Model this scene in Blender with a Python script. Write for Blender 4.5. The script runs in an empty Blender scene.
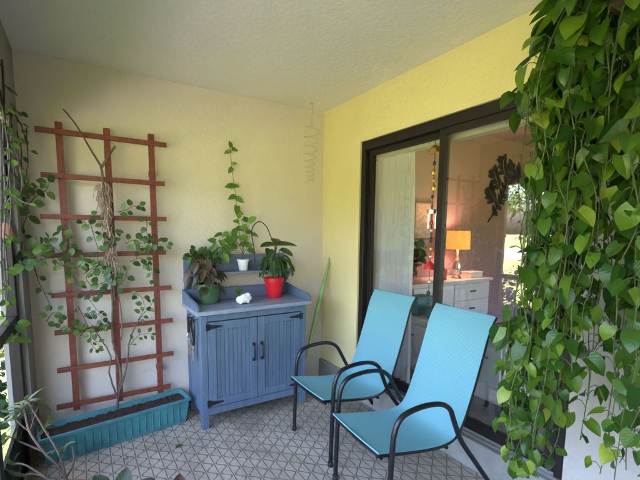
import bpy, bmesh, math, random
from mathutils import Vector, Matrix, noise
random.seed(7)
S = bpy.context.scene
COL = S.collection
V = Vector
PI = math.pi
rnd = random.uniform

# ------------------------------------------------------------------ materials
def new_mat(name):
    m = bpy.data.materials.new(name); m.use_nodes = True
    nt = m.node_tree
    return m, nt, nt.nodes['Principled BSDF'], nt.nodes['Material Output']

def node(nt, typ, **kw):
    n = nt.nodes.new(typ)
    for k, v in kw.items():
        if k in n.inputs.keys(): n.inputs[k].default_value = v
        else: setattr(n, k, v)
    return n

def ramp(nt, fac, stops):
    r = nt.nodes.new('ShaderNodeValToRGB')
    e = r.color_ramp.elements
    while len(e) < len(stops): e.new(0.5)
    for el, (p, c) in zip(e, stops):
        el.position = p; el.color = (*c, 1) if len(c) == 3 else c
    nt.links.new(fac, r.inputs[0])
    return r

def paint(name, col, rough=.6, var=.12, scale=6, bump=.0, bscale=60, spec=.4, metal=0, stretch=None, detail=5, bdist=.004):
    """a surface whose own colour wanders a little, with a fine bump"""
    m, nt, b, o = new_mat(name)
    tc = node(nt, 'ShaderNodeTexCoord')
    src = tc.outputs['Object']
    if stretch:
        mp = node(nt, 'ShaderNodeMapping'); mp.inputs['Scale'].default_value = stretch
        nt.links.new(src, mp.inputs[0]); src = mp.outputs[0]
    nz = node(nt, 'ShaderNodeTexNoise', Scale=scale, Detail=detail, Roughness=.6)
    nt.links.new(src, nz.inputs['Vector'])
    d = [max(0, c * (1 - var)) for c in col]; l = [min(1, c * (1 + var)) for c in col]
    r = ramp(nt, nz.outputs['Fac'], [(.3, d), (.7, l)])
    nt.links.new(r.outputs[0], b.inputs['Base Color'])
    rr = node(nt, 'ShaderNodeMapRange'); rr.inputs['To Min'].default_value = max(.05, rough - .1); rr.inputs['To Max'].default_value = min(1, rough + .1)
    nt.links.new(nz.outputs['Fac'], rr.inputs[0]); nt.links.new(rr.outputs[0], b.inputs['Roughness'])
    b.inputs['Specular IOR Level'].default_value = spec
    b.inputs['Metallic'].default_value = metal
    if bump:
        n2 = node(nt, 'ShaderNodeTexNoise', Scale=bscale, Detail=6, Roughness=.6)
        nt.links.new(src, n2.inputs['Vector'])
        bp = node(nt, 'ShaderNodeBump', Strength=bump, Distance=bdist)
        nt.links.new(n2.outputs['Fac'], bp.inputs['Height']); nt.links.new(bp.outputs[0], b.inputs['Normal'])
    return m

def leafmat(name, a, b_, c=None, trans=.3, rough=.42, tint=None):
    m, nt, b, o = new_mat(name)
    g = node(nt, 'ShaderNodeNewGeometry')
    stops = [(0, a), (.55, b_)] + ([(.965, c), (.985, tint or c)] if c else [])
    r = ramp(nt, g.outputs['Random Per Island'], stops)
    nz = node(nt, 'ShaderNodeTexNoise', Scale=40, Detail=3)
    tc = node(nt, 'ShaderNodeTexCoord'); nt.links.new(tc.outputs['Object'], nz.inputs['Vector'])
    hs = node(nt, 'ShaderNodeHueSaturation')
    mr = node(nt, 'ShaderNodeMapRange'); mr.inputs['To Min'].default_value = .75; mr.inputs['To Max'].default_value = 1.25
    nt.links.new(nz.outputs['Fac'], mr.inputs[0]); nt.links.new(mr.outputs[0], hs.inputs['Value'])
    nt.links.new(r.outputs[0], hs.inputs['Color'])
    uv = node(nt, 'ShaderNodeUVMap'); us = node(nt, 'ShaderNodeSeparateXYZ'); nt.links.new(uv.outputs[0], us.inputs[0])
    ab = node(nt, 'ShaderNodeMath', operation='ABSOLUTE'); nt.links.new(us.outputs[1], ab.inputs[0])
    # midrib and side veins, a little paler than the blade
    sv = node(nt, 'ShaderNodeMath', operation='MULTIPLY_ADD'); sv.inputs[1].default_value = -.35; nt.links.new(ab.outputs[0], sv.inputs[0]); nt.links.new(us.outputs[0], sv.inputs[2])
    s2 = node(nt, 'ShaderNodeMath', operation='MULTIPLY'); s2.inputs[1].default_value = 2 * PI * 6; nt.links.new(sv.outputs[0], s2.inputs[0])
    s3 = node(nt, 'ShaderNodeMath', operation='SINE'); nt.links.new(s2.outputs[0], s3.inputs[0])
    rib = ramp(nt, ab.outputs[0], [(.02, (1, 1, 1)), (.12, (0, 0, 0))]); vein = ramp(nt, s3.outputs[0], [(.85, (0, 0, 0)), (1, (.45, .45, .45))])
    rm_ = node(nt, 'ShaderNodeMath', operation='MAXIMUM'); nt.links.new(rib.outputs[0], rm_.inputs[0]); nt.links.new(vein.outputs[0], rm_.inputs[1])
    rs = node(nt, 'ShaderNodeMath', operation='MULTIPLY'); rs.inputs[1].default_value = .15; nt.links.new(rm_.outputs[0], rs.inputs[0])
    h3 = node(nt, 'ShaderNodeHueSaturation', Saturation=.85, Value=1.9); nt.links.new(hs.outputs[0], h3.inputs['Color'])
    mv = node(nt, 'ShaderNodeMix', data_type='RGBA'); nt.links.new(rs.outputs[0], mv.inputs[0]); nt.links.new(hs.outputs[0], mv.inputs[6]); nt.links.new(h3.outputs[0], mv.inputs[7])
    nt.links.new(mv.outputs[2], b.inputs['Base Color'])
    lb_ = node(nt, 'ShaderNodeBump', Strength=.10, Distance=.002); nt.links.new(s3.outputs[0], lb_.inputs['Height']); nt.links.new(lb_.outputs[0], b.inputs['Normal'])
    b.inputs['Roughness'].default_value = rough
    b.inputs['Specular IOR Level'].default_value = .45
    t = node(nt, 'ShaderNodeBsdfTranslucent')
    h2 = node(nt, 'ShaderNodeHueSaturation', Saturation=1.15, Value=1.5)
    nt.links.new(hs.outputs[0], h2.inputs['Color']); nt.links.new(h2.outputs[0], t.inputs[0])
    mx = node(nt, 'ShaderNodeMixShader'); mx.inputs[0].default_value = trans
    nt.links.new(b.outputs[0], mx.inputs[1]); nt.links.new(t.outputs[0], mx.inputs[2])
    nt.links.new(mx.outputs[0], o.inputs[0])
    return m

def wallmat(name, col, stain=None):
    m, nt, b, o = new_mat(name)
    tc = node(nt, 'ShaderNodeTexCoord')
    n1 = node(nt, 'ShaderNodeTexNoise', Scale=1.3, Detail=4, Roughness=.55)
    n2 = node(nt, 'ShaderNodeTexNoise', Scale=90, Detail=5, Roughness=.7)
    n3 = node(nt, 'ShaderNodeTexVoronoi', Scale=38)
    for n in (n1, n2, n3): nt.links.new(tc.outputs['Object'], n.inputs['Vector'])
    s = stain or [c * .88 for c in col]
    r = ramp(nt, n1.outputs['Fac'], [(.32, s), (.62, col)])
    mx = node(nt, 'ShaderNodeMix', data_type='RGBA', blend_type='MULTIPLY'); mx.inputs[0].default_value = .25
    nt.links.new(r.outputs[0], mx.inputs[6]); nt.links.new(n2.outputs['Color'], mx.inputs[7])
    r2 = ramp(nt, n2.outputs['Fac'], [(.3, (.8, .8, .8)), (.6, (1, 1, 1))])
    nt.links.new(r2.outputs[0], mx.inputs[7])
    nt.links.new(mx.outputs[2], b.inputs['Base Color'])
    b.inputs['Roughness'].default_value = .85; b.inputs['Specular IOR Level'].default_value = .25
    ad = node(nt, 'ShaderNodeMath', operation='ADD')
    nt.links.new(n2.outputs['Fac'], ad.inputs[0]); nt.links.new(n3.outputs['Distance'], ad.inputs[1])
    n4 = node(nt, 'ShaderNodeTexNoise', Scale=7, Detail=3, Distortion=1.2); nt.links.new(tc.outputs['Object'], n4.inputs['Vector'])
    a2 = node(nt, 'ShaderNodeMath', operation='MULTIPLY_ADD'); a2.inputs[1].default_value = 2.2; nt.links.new(n4.outputs['Fac'], a2.inputs[0]); nt.links.new(ad.outputs[0], a2.inputs[2]); ad = a2
    bp = node(nt, 'ShaderNodeBump', Strength=.45, Distance=.004)
    nt.links.new(ad.outputs[0], bp.inputs['Height']); nt.links.new(bp.outputs[0], b.inputs['Normal'])
    return m

def floormat():
    """light grey mat: dark lines every 72 mm along y, a dark wave weaving between each pair, faint diagonals"""
    m, nt, b, o = new_mat('patterned_mat')
    tc = node(nt, 'ShaderNodeTexCoord'); sp = node(nt, 'ShaderNodeSeparateXYZ')
    wob = node(nt, 'ShaderNodeTexNoise', Scale=14, Detail=2)
    nt.links.new(tc.outputs['Object'], wob.inputs['Vector'])
    nt.links.new(tc.outputs['Object'], sp.inputs[0])
    def M(op, a, b2=None, c=None):
        n = node(nt, 'ShaderNodeMath', operation=op)
        for i, v in enumerate((a, b2, c)):
            if v is None: continue
            if isinstance(v, (int, float)): n.inputs[i].default_value = v
            else: nt.links.new(v, n.inputs[i])
        return n.outputs[0]
    w = M('MULTIPLY', M('SUBTRACT', wob.outputs['Fac'], .5), .006)
    x = M('DIVIDE', M('ADD', sp.outputs[0], w), .072); y = M('DIVIDE', M('ADD', sp.outputs[1], w), .112)
    fx = M('FRACT', x)
    dl = M('ABSOLUTE', M('SUBTRACT', fx, .5))           # .5 at a line
    line = M('SUBTRACT', .5, dl)                         # 0 at a line
    sn = M('SINE', M('MULTIPLY', M('ADD', y, M('MULTIPLY', M('FLOOR', x), .5)), 2 * PI))
    wave = M('ABSOLUTE', M('SUBTRACT', M('SUBTRACT', fx, .5), M('MULTIPLY', sn, .33)))
    dg = M('ABSOLUTE', M('SUBTRACT', M('FRACT', M('ADD', M('MULTIPLY', x, 1.0), M('MULTIPLY', y, 1.0))), .5))
    def soft(v, a, c):
        mr = node(nt, 'ShaderNodeMapRange', interpolation_type='SMOOTHSTEP')
        mr.inputs['From Min'].default_value = a; mr.inputs['From Max'].default_value = c
        nt.links.new(v, mr.inputs[0]); return mr.outputs[0]
    k = M('MULTIPLY', soft(line, .015, .07), soft(wave, .03, .11))
    k = M('MULTIPLY', k, M('ADD', M('MULTIPLY', soft(dg, .0, .09), .22), .78))
    n1 = node(nt, 'ShaderNodeTexNoise', Scale=3, Detail=6, Roughness=.65); nt.links.new(tc.outputs['Object'], n1.inputs['Vector'])
    n2 = node(nt, 'ShaderNodeTexNoise', Scale=220, Detail=3); nt.links.new(tc.outputs['Object'], n2.inputs['Vector'])
    base = ramp(nt, n1.outputs['Fac'], [(.25, (.28, .235, .185)), (.5, (.41, .35, .28)), (.75, (.47, .405, .33))])
    mxs = node(nt, 'ShaderNodeMix', data_type='RGBA', blend_type='MULTIPLY'); mxs.inputs[0].default_value = .5
    nt.links.new(base.outputs[0], mxs.inputs[6]); r2 = ramp(nt, n2.outputs['Fac'], [(.3, (.6, .6, .6)), (.65, (1, 1, 1))]); nt.links.new(r2.outputs[0], mxs.inputs[7])
    n5 = node(nt, 'ShaderNodeTexNoise', Scale=1.7, Detail=8, Roughness=.7, Distortion=.6); nt.links.new(tc.outputs['Object'], n5.inputs['Vector'])
    r5 = ramp(nt, n5.outputs['Fac'], [(.36, (.66, .63, .58)), (.52, (1, 1, 1))])
    ms = node(nt, 'ShaderNodeMix', data_type='RGBA', blend_type='MULTIPLY'); ms.inputs[0].default_value = .8
    nt.links.new(mxs.outputs[2], ms.inputs[6]); nt.links.new(r5.outputs[0], ms.inputs[7]); mxs = ms
    mx = node(nt, 'ShaderNodeMix', data_type='RGBA'); nt.links.new(k, mx.inputs[0])
    mx.inputs[6].default_value = (.12, .11, .10, 1); nt.links.new(mxs.outputs[2], mx.inputs[7])
    nt.links.new(mx.outputs[2], b.inputs['Base Color']); b.inputs['Roughness'].default_value = .75
    bp = node(nt, 'ShaderNodeBump', Strength=.5, Distance=.004); nt.links.new(k, bp.inputs['Height']); nt.links.new(bp.outputs[0], b.inputs['Normal'])
    return m

def woodmat(name, dark, light, axis_scale, rough=.6, scale=9, chips=None):
    m, nt, b, o = new_mat(name)
    tc = node(nt, 'ShaderNodeTexCoord'); mp = node(nt, 'ShaderNodeMapping'); mp.inputs['Scale'].default_value = axis_scale
    nt.links.new(tc.outputs['Object'], mp.inputs[0])
    n1 = node(nt, 'ShaderNodeTexNoise', Scale=scale, Detail=7, Roughness=.65, Distortion=.4); nt.links.new(mp.outputs[0], n1.inputs['Vector'])
    r = ramp(nt, n1.outputs['Fac'], [(.3, dark), (.68, light)])
    if chips:
        c1 = node(nt, 'ShaderNodeTexNoise', Scale=55, Detail=4, Roughness=.7); c2 = node(nt, 'ShaderNodeTexNoise', Scale=3.5, Detail=3)
        nt.links.new(tc.outputs['Object'], c1.inputs['Vector']); nt.links.new(tc.outputs['Object'], c2.inputs['Vector'])
        cm = node(nt, 'ShaderNodeMath', operation='MULTIPLY'); nt.links.new(c1.outputs['Fac'], cm.inputs[0]); nt.links.new(c2.outputs['Fac'], cm.inputs[1])
        cr = ramp(nt, cm.outputs[0], [(.425, (0, 0, 0)), (.44, (.8, .8, .8))])
        cx = node(nt, 'ShaderNodeMix', data_type='RGBA'); nt.links.new(cr.outputs[0], cx.inputs[0]); nt.links.new(r.outputs[0], cx.inputs[6]); cx.inputs[7].default_value = (*chips, 1)
        nt.links.new(cx.outputs[2], b.inputs['Base Color'])
    else: nt.links.new(r.outputs[0], b.inputs['Base Color'])
    b.inputs['Roughness'].default_value = rough
    bp = node(nt, 'ShaderNodeBump', Strength=.3, Distance=.002); nt.links.new(n1.outputs['Fac'], bp.inputs['Height']); nt.links.new(bp.outputs[0], b.inputs['Normal'])
    return m

def slingmat():
    m, nt, b, o = new_mat('sling_fabric')
    tc = node(nt, 'ShaderNodeTexCoord'); sp = node(nt, 'ShaderNodeSeparateXYZ'); nt.links.new(tc.outputs['Object'], sp.inputs[0])
    w = node(nt, 'ShaderNodeMath', operation='MULTIPLY'); w.inputs[1].default_value = 2 * PI / .009; nt.links.new(sp.outputs[1], w.inputs[0])
    sn = node(nt, 'ShaderNodeMath', operation='SINE'); nt.links.new(w.outputs[0], sn.inputs[0])
    nz = node(nt, 'ShaderNodeTexNoise', Scale=160, Detail=2); nt.links.new(tc.outputs['Object'], nz.inputs['Vector'])
    ad = node(nt, 'ShaderNodeMath', operation='MULTIPLY_ADD'); ad.inputs[1].default_value = .40; nt.links.new(sn.outputs[0], ad.inputs[0]); nt.links.new(nz.outputs['Fac'], ad.inputs[2])
    r = ramp(nt, ad.outputs[0], [(.3, (.14, .375, .45)), (.7, (.205, .455, .525))])
    nt.links.new(r.outputs[0], b.inputs['Base Color']); b.inputs['Roughness'].default_value = .65
    bp = node(nt, 'ShaderNodeBump', Strength=.25, Distance=.001); nt.links.new(sn.outputs[0], bp.inputs['Height']); nt.links.new(bp.outputs[0], b.inputs['Normal'])
    t = node(nt, 'ShaderNodeBsdfTranslucent'); nt.links.new(r.outputs[0], t.inputs[0])
    mx = node(nt, 'ShaderNodeMixShader'); mx.inputs[0].default_value = .15
    nt.links.new(b.outputs[0], mx.inputs[1]); nt.links.new(t.outputs[0], mx.inputs[2]); nt.links.new(mx.outputs[0], o.inputs[0])
    return m

def glassmat():
    m, nt, b, o = new_mat('window_glass')
    tr = node(nt, 'ShaderNodeBsdfTransparent'); tr.inputs[0].default_value = (.91, .92, .91, 1)
    gl = node(nt, 'ShaderNodeBsdfGlossy', Roughness=.0); gl.inputs[0].default_value = (.95, .97, .97, 1)
    fr = node(nt, 'ShaderNodeLayerWeight', Blend=.5)          # thin pane: reflectance by angle, the same from both sides
    pw = node(nt, 'ShaderNodeMath', operation='POWER'); pw.inputs[1].default_value = 5; nt.links.new(fr.outputs['Facing'], pw.inputs[0])
    mu = node(nt, 'ShaderNodeMath', operation='MULTIPLY_ADD'); mu.inputs[1].default_value = .91; mu.inputs[2].default_value = .10; mu.use_clamp = True
    nt.links.new(pw.outputs[0], mu.inputs[0])
    mx = node(nt, 'ShaderNodeMixShader'); nt.links.new(mu.outputs[0], mx.inputs[0])
    nt.links.new(tr.outputs[0], mx.inputs[1]); nt.links.new(gl.outputs[0], mx.inputs[2]); nt.links.new(mx.outputs[0], o.inputs[0])
    return m

def emit(name, col, s):
    m, nt, b, o = new_mat(name)
    b.inputs['Base Color'].default_value = (*col, 1); b.inputs['Roughness'].default_value = .8
    b.inputs['Emission Color'].default_value = (*col, 1); b.inputs['Emission Strength'].default_value = s
    return m

MT = dict(
    wall_back=wallmat('cream_stucco', (.71, .63, .545), (.67, .59, .495)),
    wall_yellow_cast=wallmat('yellow_cast_stucco', (.76, .65, .36), (.71, .60, .32)),  # cream wall with the yellow lawn bounce put into its colour
    ceiling=wallmat('ceiling_stucco', (.80, .76, .73), (.76, .72, .69)),
    white_wall=wallmat('white_stucco', (.50, .46, .43)),
    beam=wallmat('grey_beam_paint', (.27, .255, .235)),
    floor=floormat(),
    concrete=paint('concrete', (.29, .275, .255), .85, .2, 9, .5, 70),
    bronze=paint('bronze_aluminium', (.016, .012, .010), .5, .25, 20, spec=.3),
    track=paint('track_metal', (.35, .34, .33), .4, .1, 20, metal=.7),
    glass=glassmat(),
    trellis=woodmat('redwood_stain', (.105, .023, .012), (.23, .052, .025), (4, 4, 4), chips=(.22, .12, .08)),
    blue=woodmat('slate_blue_paint', (.078, .116, .178), (.115, .166, .238), (3, 3, .35), .5, chips=(.20, .22, .25)),
    bluetop=woodmat('worn_blue_top', (.17, .20, .28), (.30, .33, .40), (.6, 5, 3), .45, chips=(.36, .35, .33)),
    bluedark=woodmat('faded_blue_board', (.10, .12, .19), (.17, .19, .28), (.5, 4, 4), .6),
    black=paint('black_metal', (.012, .012, .015), .35, .3, 30, spec=.5),
    chairframe=paint('navy_black_powder_coat', (.008, .008, .010), .34, .3, 25, spec=.5),
    rubber=paint('rubber', (.02, .02, .02), .8, .2, 20),
    sling=slingmat(),
    teal=paint('turquoise_plastic', (.06, .22, .232), .55, .25, 7, .15, 50),
    soil=paint('potting_soil', (.055, .026, .018), .95, .5, 40, 1.0, 60, bdist=.02),
    bark=paint('bark', (.12, .08, .06), .85, .35, 30, .6, 80),
    drybark=paint('dry_vine', (.055, .04, .032), .85, .35, 30, .5, 80),
    fibre=paint('dry_fibre', (.36, .26, .20), .95, .35, 60, .6, 120),
    paleplant=paint('pale_stick', (.40, .31, .20), .8, .25, 25, .3, 80),
    greenpot=paint('green_pot', (.06, .13, .055), .45, .2, 8),
    redpot=paint('red_pot', (.62, .012, .022), .32, .08, 6),
    whitepot=paint('white_ceramic', (.80, .79, .76), .35, .06, 8),
    greypot=paint('grey_pot', (.42, .40, .40), .6, .15, 9),
    terracotta=paint('terracotta', (.32, .12, .06), .8, .2, 12, .3, 70),
    basket=paint('woven_basket', (.10, .065, .04), .8, .4, 40, .8, 70),
    wire=paint('dark_wire', (.05, .05, .045), .45, .2, 30, metal=.6),
    spiral=paint('weathered_spiral_wire', (.52, .45, .27), .5, .2, 30, metal=.3),
    stem=paint('green_stem', (.065, .085, .026), .6, .3, 20),
    pothos=leafmat('pothos_leaf', (.018, .068, .009), (.065, .14, .013), (.15, .245, .022), .36, .33, (.24, .30, .03)),
    vine=leafmat('small_vine_leaf', (.026, .055, .014), (.058, .115, .022), (.12, .20, .04), .22, .42, (.25, .20, .06)),
    ivy=leafmat('ivy_leaf', (.05, .12, .02), (.10, .20, .03), (.20, .33, .06), .3),
    shrub=leafmat('shrub_leaf', (.035, .05, .022), (.07, .095, .04), (.13, .16, .045), .15),
    red=leafmat('maroon_leaf', (.022, .022, .012), (.045, .05, .022), (.13, .07, .055), .12),
    darkleaf=leafmat('dark_leaf', (.015, .04, .015), (.03, .07, .02), (.045, .10, .03), .15, .3),
    fern=leafmat('fern_leaf', (.025, .07, .018), (.05, .12, .03), (.08, .17, .04), .25),
    tree=leafmat('tree_leaf', (.03, .065, .018), (.06, .11, .03), (.11, .16, .04), .3, .6),
    treebark=paint('tree_bark', (.10, .075, .055), .9, .3, 10, .6, 30),
    lawn=paint('lawn_grass', (.12, .14, .035), .9, .35, 1.5, .8, 30, bdist=.03, detail=8),
    road=paint('asphalt', (.075, .075, .085), .85, .15, 3, .3, 80),
    room_wall=paint('dusty_pink_wall', (.33, .215, .225), .85, .05, 2, .2, 90),
    room_ceiling=paint('room_ceiling_paint', (.42, .28, .26), .9, .04, 2),
    room_floor=woodmat('dark_floor_boards', (.045, .03, .024), (.09, .06, .045), (1, 8, 1)),
    cream=paint('cream_valance', (.75, .70, .55), .7, .05, 4),
    curtain=None,
    dresser=paint('white_furniture', (.62, .60, .60), .5, .06, 4),
    chest=paint('off_white_chest', (.66, .64, .62), .55, .1, 4, .1, 30),
    gold=paint('brass', (.62, .40, .10), .35, .2, 20, metal=.8),
    redbead=paint('red_bead', (.5, .03, .03), .35, .1, 10),
    silver=paint('silver', (.6, .6, .58), .3, .15, 20, metal=.9),
    tealbox=paint('teal_box', (.10, .22, .26), .6, .2, 8),
    paper=paint('print_paper', (.55, .40, .34), .8, .5, 25),
    shade=emit('lit_lampshade', (1.0, .36, .06), .036),
    rust=paint('rusty_metal', (.20, .085, .05), .8, .3, 20, .3, 60),
    greenpole=paint('pale_green_sheath', (.26, .42, .16), .55, .15, 12),
)
def _curtain():
    m, nt, b, o = new_mat('sheer_curtain')
    b.inputs['Base Color'].default_value = (.88, .88, .93, 1); b.inputs['Roughness'].default_value = .9
    t = node(nt, 'ShaderNodeBsdfTranslucent'); t.inputs[0].default_value = (.8, .82, .82, 1)
    mx = node(nt, 'ShaderNodeMixShader'); mx.inputs[0].default_value = .35
    nt.links.new(b.outputs[0], mx.inputs[1]); nt.links.new(t.outputs[0], mx.inputs[2]); nt.links.new(mx.outputs[0], o.inputs[0])
    return m
MT['curtain'] = _curtain()

# ------------------------------------------------------------------ mesh helpers
def BM(): return bmesh.new()

def box(bm, x0, x1, y0, y1, z0, z1, M=None):
    vs = [V((x, y, z)) for x in (x0, x1) for y in (y0, y1) for z in (z0, z1)]
    if M: vs = [M @ v for v in vs]
    v = [bm.verts.new(p) for p in vs]
    for f in ((0, 1, 3, 2), (4, 6, 7, 5), (0, 4, 5, 1), (2, 3, 7, 6), (0, 2, 6, 4), (1, 5, 7, 3)):
        bm.faces.new([v[i] for i in f])

def smooth_pts(pts, n=4):
    pts = [V(p) for p in pts]
    if len(pts) < 3: return pts
    out = []
    for i in range(len(pts) - 1):
        p0 = pts[max(i - 1, 0)]; p1 = pts[i]; p2 = pts[i + 1]; p3 = pts[min(i + 2, len(pts) - 1)]
        for k in range(n):
            t = k / n
            out.append(.5 * ((2 * p1) + (p2 - p0) * t + (2 * p0 - 5 * p1 + 4 * p2 - p3) * t * t + (3 * p1 - p0 - 3 * p2 + p3) * t ** 3))
    out.append(pts[-1])
    return out

def tube(bm, pts, r, sides=8, n=4, taper=None, wob=0):
    P = smooth_pts(pts, n) if n > 1 else [V(p) for p in pts]
    if wob:
        P = [p + V((rnd(-1, 1), rnd(-1, 1), rnd(-1, 1))) * wob if 0 < i < len(P) - 1 else p for i, p in enumerate(P)]
    up = V((0, 0, 1)); rings = []
    t0 = (P[1] - P[0]).normalized()
    nrm = t0.cross(up)
    if nrm.length < .05: nrm = t0.cross(V((0, 1, 0)))
    nrm.normalize()
    for i, p in enumerate(P):
        t = (P[min(i + 1, len(P) - 1)] - P[max(i - 1, 0)]).normalized()
        nrm = (nrm - t * nrm.dot(t)).normalized(); bn = t.cross(nrm)
        f = i / (len(P) - 1)
        rr = r if taper is None else r + (taper - r) * f
        rings.append([bm.verts.new(p + (nrm * math.cos(2 * PI * k / sides) + bn * math.sin(2 * PI * k / sides)) * rr) for k in range(sides)])
    for a, b in zip(rings, rings[1:]):
        for k in range(sides):
            bm.faces.new((a[k], a[(k + 1) % sides], b[(k + 1) % sides], b[k]))
    bm.faces.new(list(reversed(rings[0]))); bm.faces.new(rings[-1])

def lathe(bm, prof, c=(0, 0, 0), seg=24, M=None, cap=True):
    c = V(c); rings = []
    for r, z in prof:
        ring = []
        for k in range(seg):
            p = V((r * math.cos(2 * PI * k / seg), r * math.sin(2 * PI * k / seg), z))
            if M: p = M @ p
            ring.append(bm.verts.new(p + c))
        rings.append(ring)
    for a, b in zip(rings, rings[1:]):
        for k in range(seg): bm.faces.new((a[k], a[(k + 1) % seg], b[(k + 1) % seg], b[k]))
    if cap:
        bm.faces.new(list(reversed(rings[0]))); bm.faces.new(rings[-1])

PROF = {
    'heart': lambda t: (1 - t) ** .95 * (.80 + 2.3 * t) * .80 * (1 - .3 * t ** 3) if t < 1 else 0,
    'lance': lambda t: math.sin(PI * min(1, t * .94 + .06)) ** .9 * (1 - .15 * t),
    'round': lambda t: math.sin(PI * (t * .93 + .07) ** .8) ** .6 if t < 1 else 0,
}
def leaf(bm, base, tip, nrm, L, W, kind='heart', rows=6, fold=.25, curl=.25, notch=0):
    """one leaf: base point, direction of the tip, the side it faces, its length and width"""
    x = V(tip).normalized(); z = V(nrm); z = z - x * z.dot(x)
    if z.length < 1e-3: z = x.orthogonal()
    z.normalize(); y = z.cross(x)
    b = V(base); pr = PROF[kind]; grid = []; uvl = bm.loops.layers.uv.verify(); uvd = {}
    for i in range(rows + 1):
        t = i / rows; w = pr(t) * W * .5
        dz = -curl * L * t * t
        row = []
        for s in ((-1, -.5, 0, .5, 1) if rows > 4 else (-1, 0, 1)):
            back = -notch * L * abs(s) * max(0, .3 - t) / .3
            p = b + x * (L * t * (1 - .12 * abs(curl) * t) + back) + y * (s * w) + z * (dz + fold * abs(s) * w)
            v = bm.verts.new(p); uvd[v] = (t, s); row.append(v)
        grid.append(row)
    for a, c in zip(grid, grid[1:]):
        for k in range(len(a) - 1):
            f = bm.faces.new((a[k], c[k], c[k + 1], a[k + 1]))
            for lp_ in f.loops: lp_[uvl].uv = uvd[lp_.vert]

def sprig(lbm, sbm, pts, every, L, W, kind='round', r=.0025, spread=.8, face=(0, -1, .4), skip=0, rows=4, curl=.3, jit=.3, notch=0):
    """a twig along pts with leaves alternating off it"""
    P = smooth_pts(pts, 6)
    if sbm is not None: tube(sbm, pts, r, 5, 4, r * .5)
    d = 0; nxt = every * skip; side = 1
    for a, b in zip(P, P[1:]):
        seg = (b - a).length; d += seg
        if d >= nxt and seg > 0:
            nxt += every * rnd(.7, 1.3)
            t = (b - a).normalized(); f = V(face)
            s = t.cross(f).normalized() * side; side = -side
            dirv = (s * rnd(.6, 1) + t * rnd(.1, .7) + V((0, 0, -rnd(0, .5))) + f.normalized() * rnd(0, .5)).normalized()
            k = rnd(.7, 1.15)
            n = f + V((rnd(-1, 1), rnd(-1, 1), rnd(-.3, 1))) * jit * 2
            if sbm is not None: tube(sbm, [b, b + dirv * .02], r * .5, 4, 1)
            leaf(lbm, b + dirv * .018, dirv, n, L * k, W * k, kind, rows, rnd(.05, .35), curl * rnd(.2, 1.3), notch)
    leaf(lbm, P[-1], (P[-1] - P[-3]), face, L * .8, W * .8, kind, rows, .2, curl)

def obj(name, bm, mat, parent=None, smooth=True, bevel=0, angle=40, merge=False):
    bmesh.ops.recalc_face_normals(bm, faces=bm.faces) if bevel or merge else None
    me = bpy.data.meshes.new(name); bm.to_mesh(me); bm.free()
    me.materials.append(MT[mat] if isinstance(mat, str) else mat)
    if smooth:
        me.shade_smooth()
        if hasattr(me, 'set_sharp_from_angle'): me.set_sharp_from_angle(angle=math.radians(angle))
    o = bpy.data.objects.new(name, me); COL.objects.link(o)
    if parent is not None: o.parent = parent
    if bevel:
        md = o.modifiers.new('bevel', 'BEVEL'); md.width = bevel; md.segments = 2; md.limit_method = 'ANGLE'; md.angle_limit = math.radians(40)
        md.harden_normals = True
    return o

def tag(o, label, cat, group=None, kind=None):
    if label: o['label'] = label
    if cat: o['category'] = cat
    if group: o['group'] = group
    if kind: o['kind'] = kind
    return o

def thing(name, label, cat, loc=(0, 0, 0), rz=0, group=None):
    o = bpy.data.objects.new(name, None); COL.objects.link(o)
    o.location = loc; o.rotation_euler = (0, 0, rz); o.empty_display_size = .1
    return tag(o, label, cat, group)

def dup(root, loc, rz, label):
    r = root.copy(); COL.objects.link(r); r.location = loc; r.rotation_euler = (0, 0, rz); r['label'] = label
    for ch in list(root.children):
        c = ch.copy(); COL.objects.link(c); c.parent = r
        for g in list(ch.children):
            d = g.copy(); COL.objects.link(d); d.parent = c
    return r

def boxes(*bs):
    bm = BM()
    for b in bs: box(bm, *b)
    return bm

# ------------------------------------------------------------------ setting
H = 2.68            # porch ceiling
LX = -2.44          # screened side
RY = -4.9           # rear wall of the porch

def ground_sheet(name, x0, x1, y0, y1, z, nx, ny, mat, amp=0):
    bm = BM(); g = []
    for i in range(nx + 1):
        row = []
        for j in range(ny + 1):
            x = x0 + (x1 - x0) * i / nx; y = y0 + (y1 - y0) * j / ny
            row.append(bm.verts.new((x, y, z + (noise.noise(V((x * .05, y * .05, 0))) * amp if amp else 0))))
        g.append(row)
    for i in range(nx):
        for j in range(ny): bm.faces.new((g[i][j], g[i + 1][j], g[i + 1][j + 1], g[i][j + 1]))
    return obj(name, bm, mat)
tag(ground_sheet('lawn', -600, 600, -600, 600, -.16, 8, 8, 'lawn'), 'flat green lawn around the porch', None, kind='structure')
tag(ground_sheet('path', -6.4, -4.9, -40, 40, -.150, 2, 8, 'concrete'), 'pale concrete path added along the screened side to bounce light in', None, kind='structure')  # added to bounce daylight up onto the porch ceiling
tag(ground_sheet('road', -41, -22, -400, 400, -.152, 2, 40, 'road'), 'grey asphalt road crossing the lawn', None, kind='structure')

tag(obj('floor', boxes((LX - .12, -.001, RY, .0, -.14, 0)), 'floor', smooth=False), 'grey patterned porch floor mat with dark lines and waves', None, kind='structure')
tag(obj('ceiling', boxes((LX - .30, 0.0, RY, .02, H, H + .12)), 'ceiling', smooth=False), 'rough off-white porch ceiling', None, kind='structure')
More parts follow.
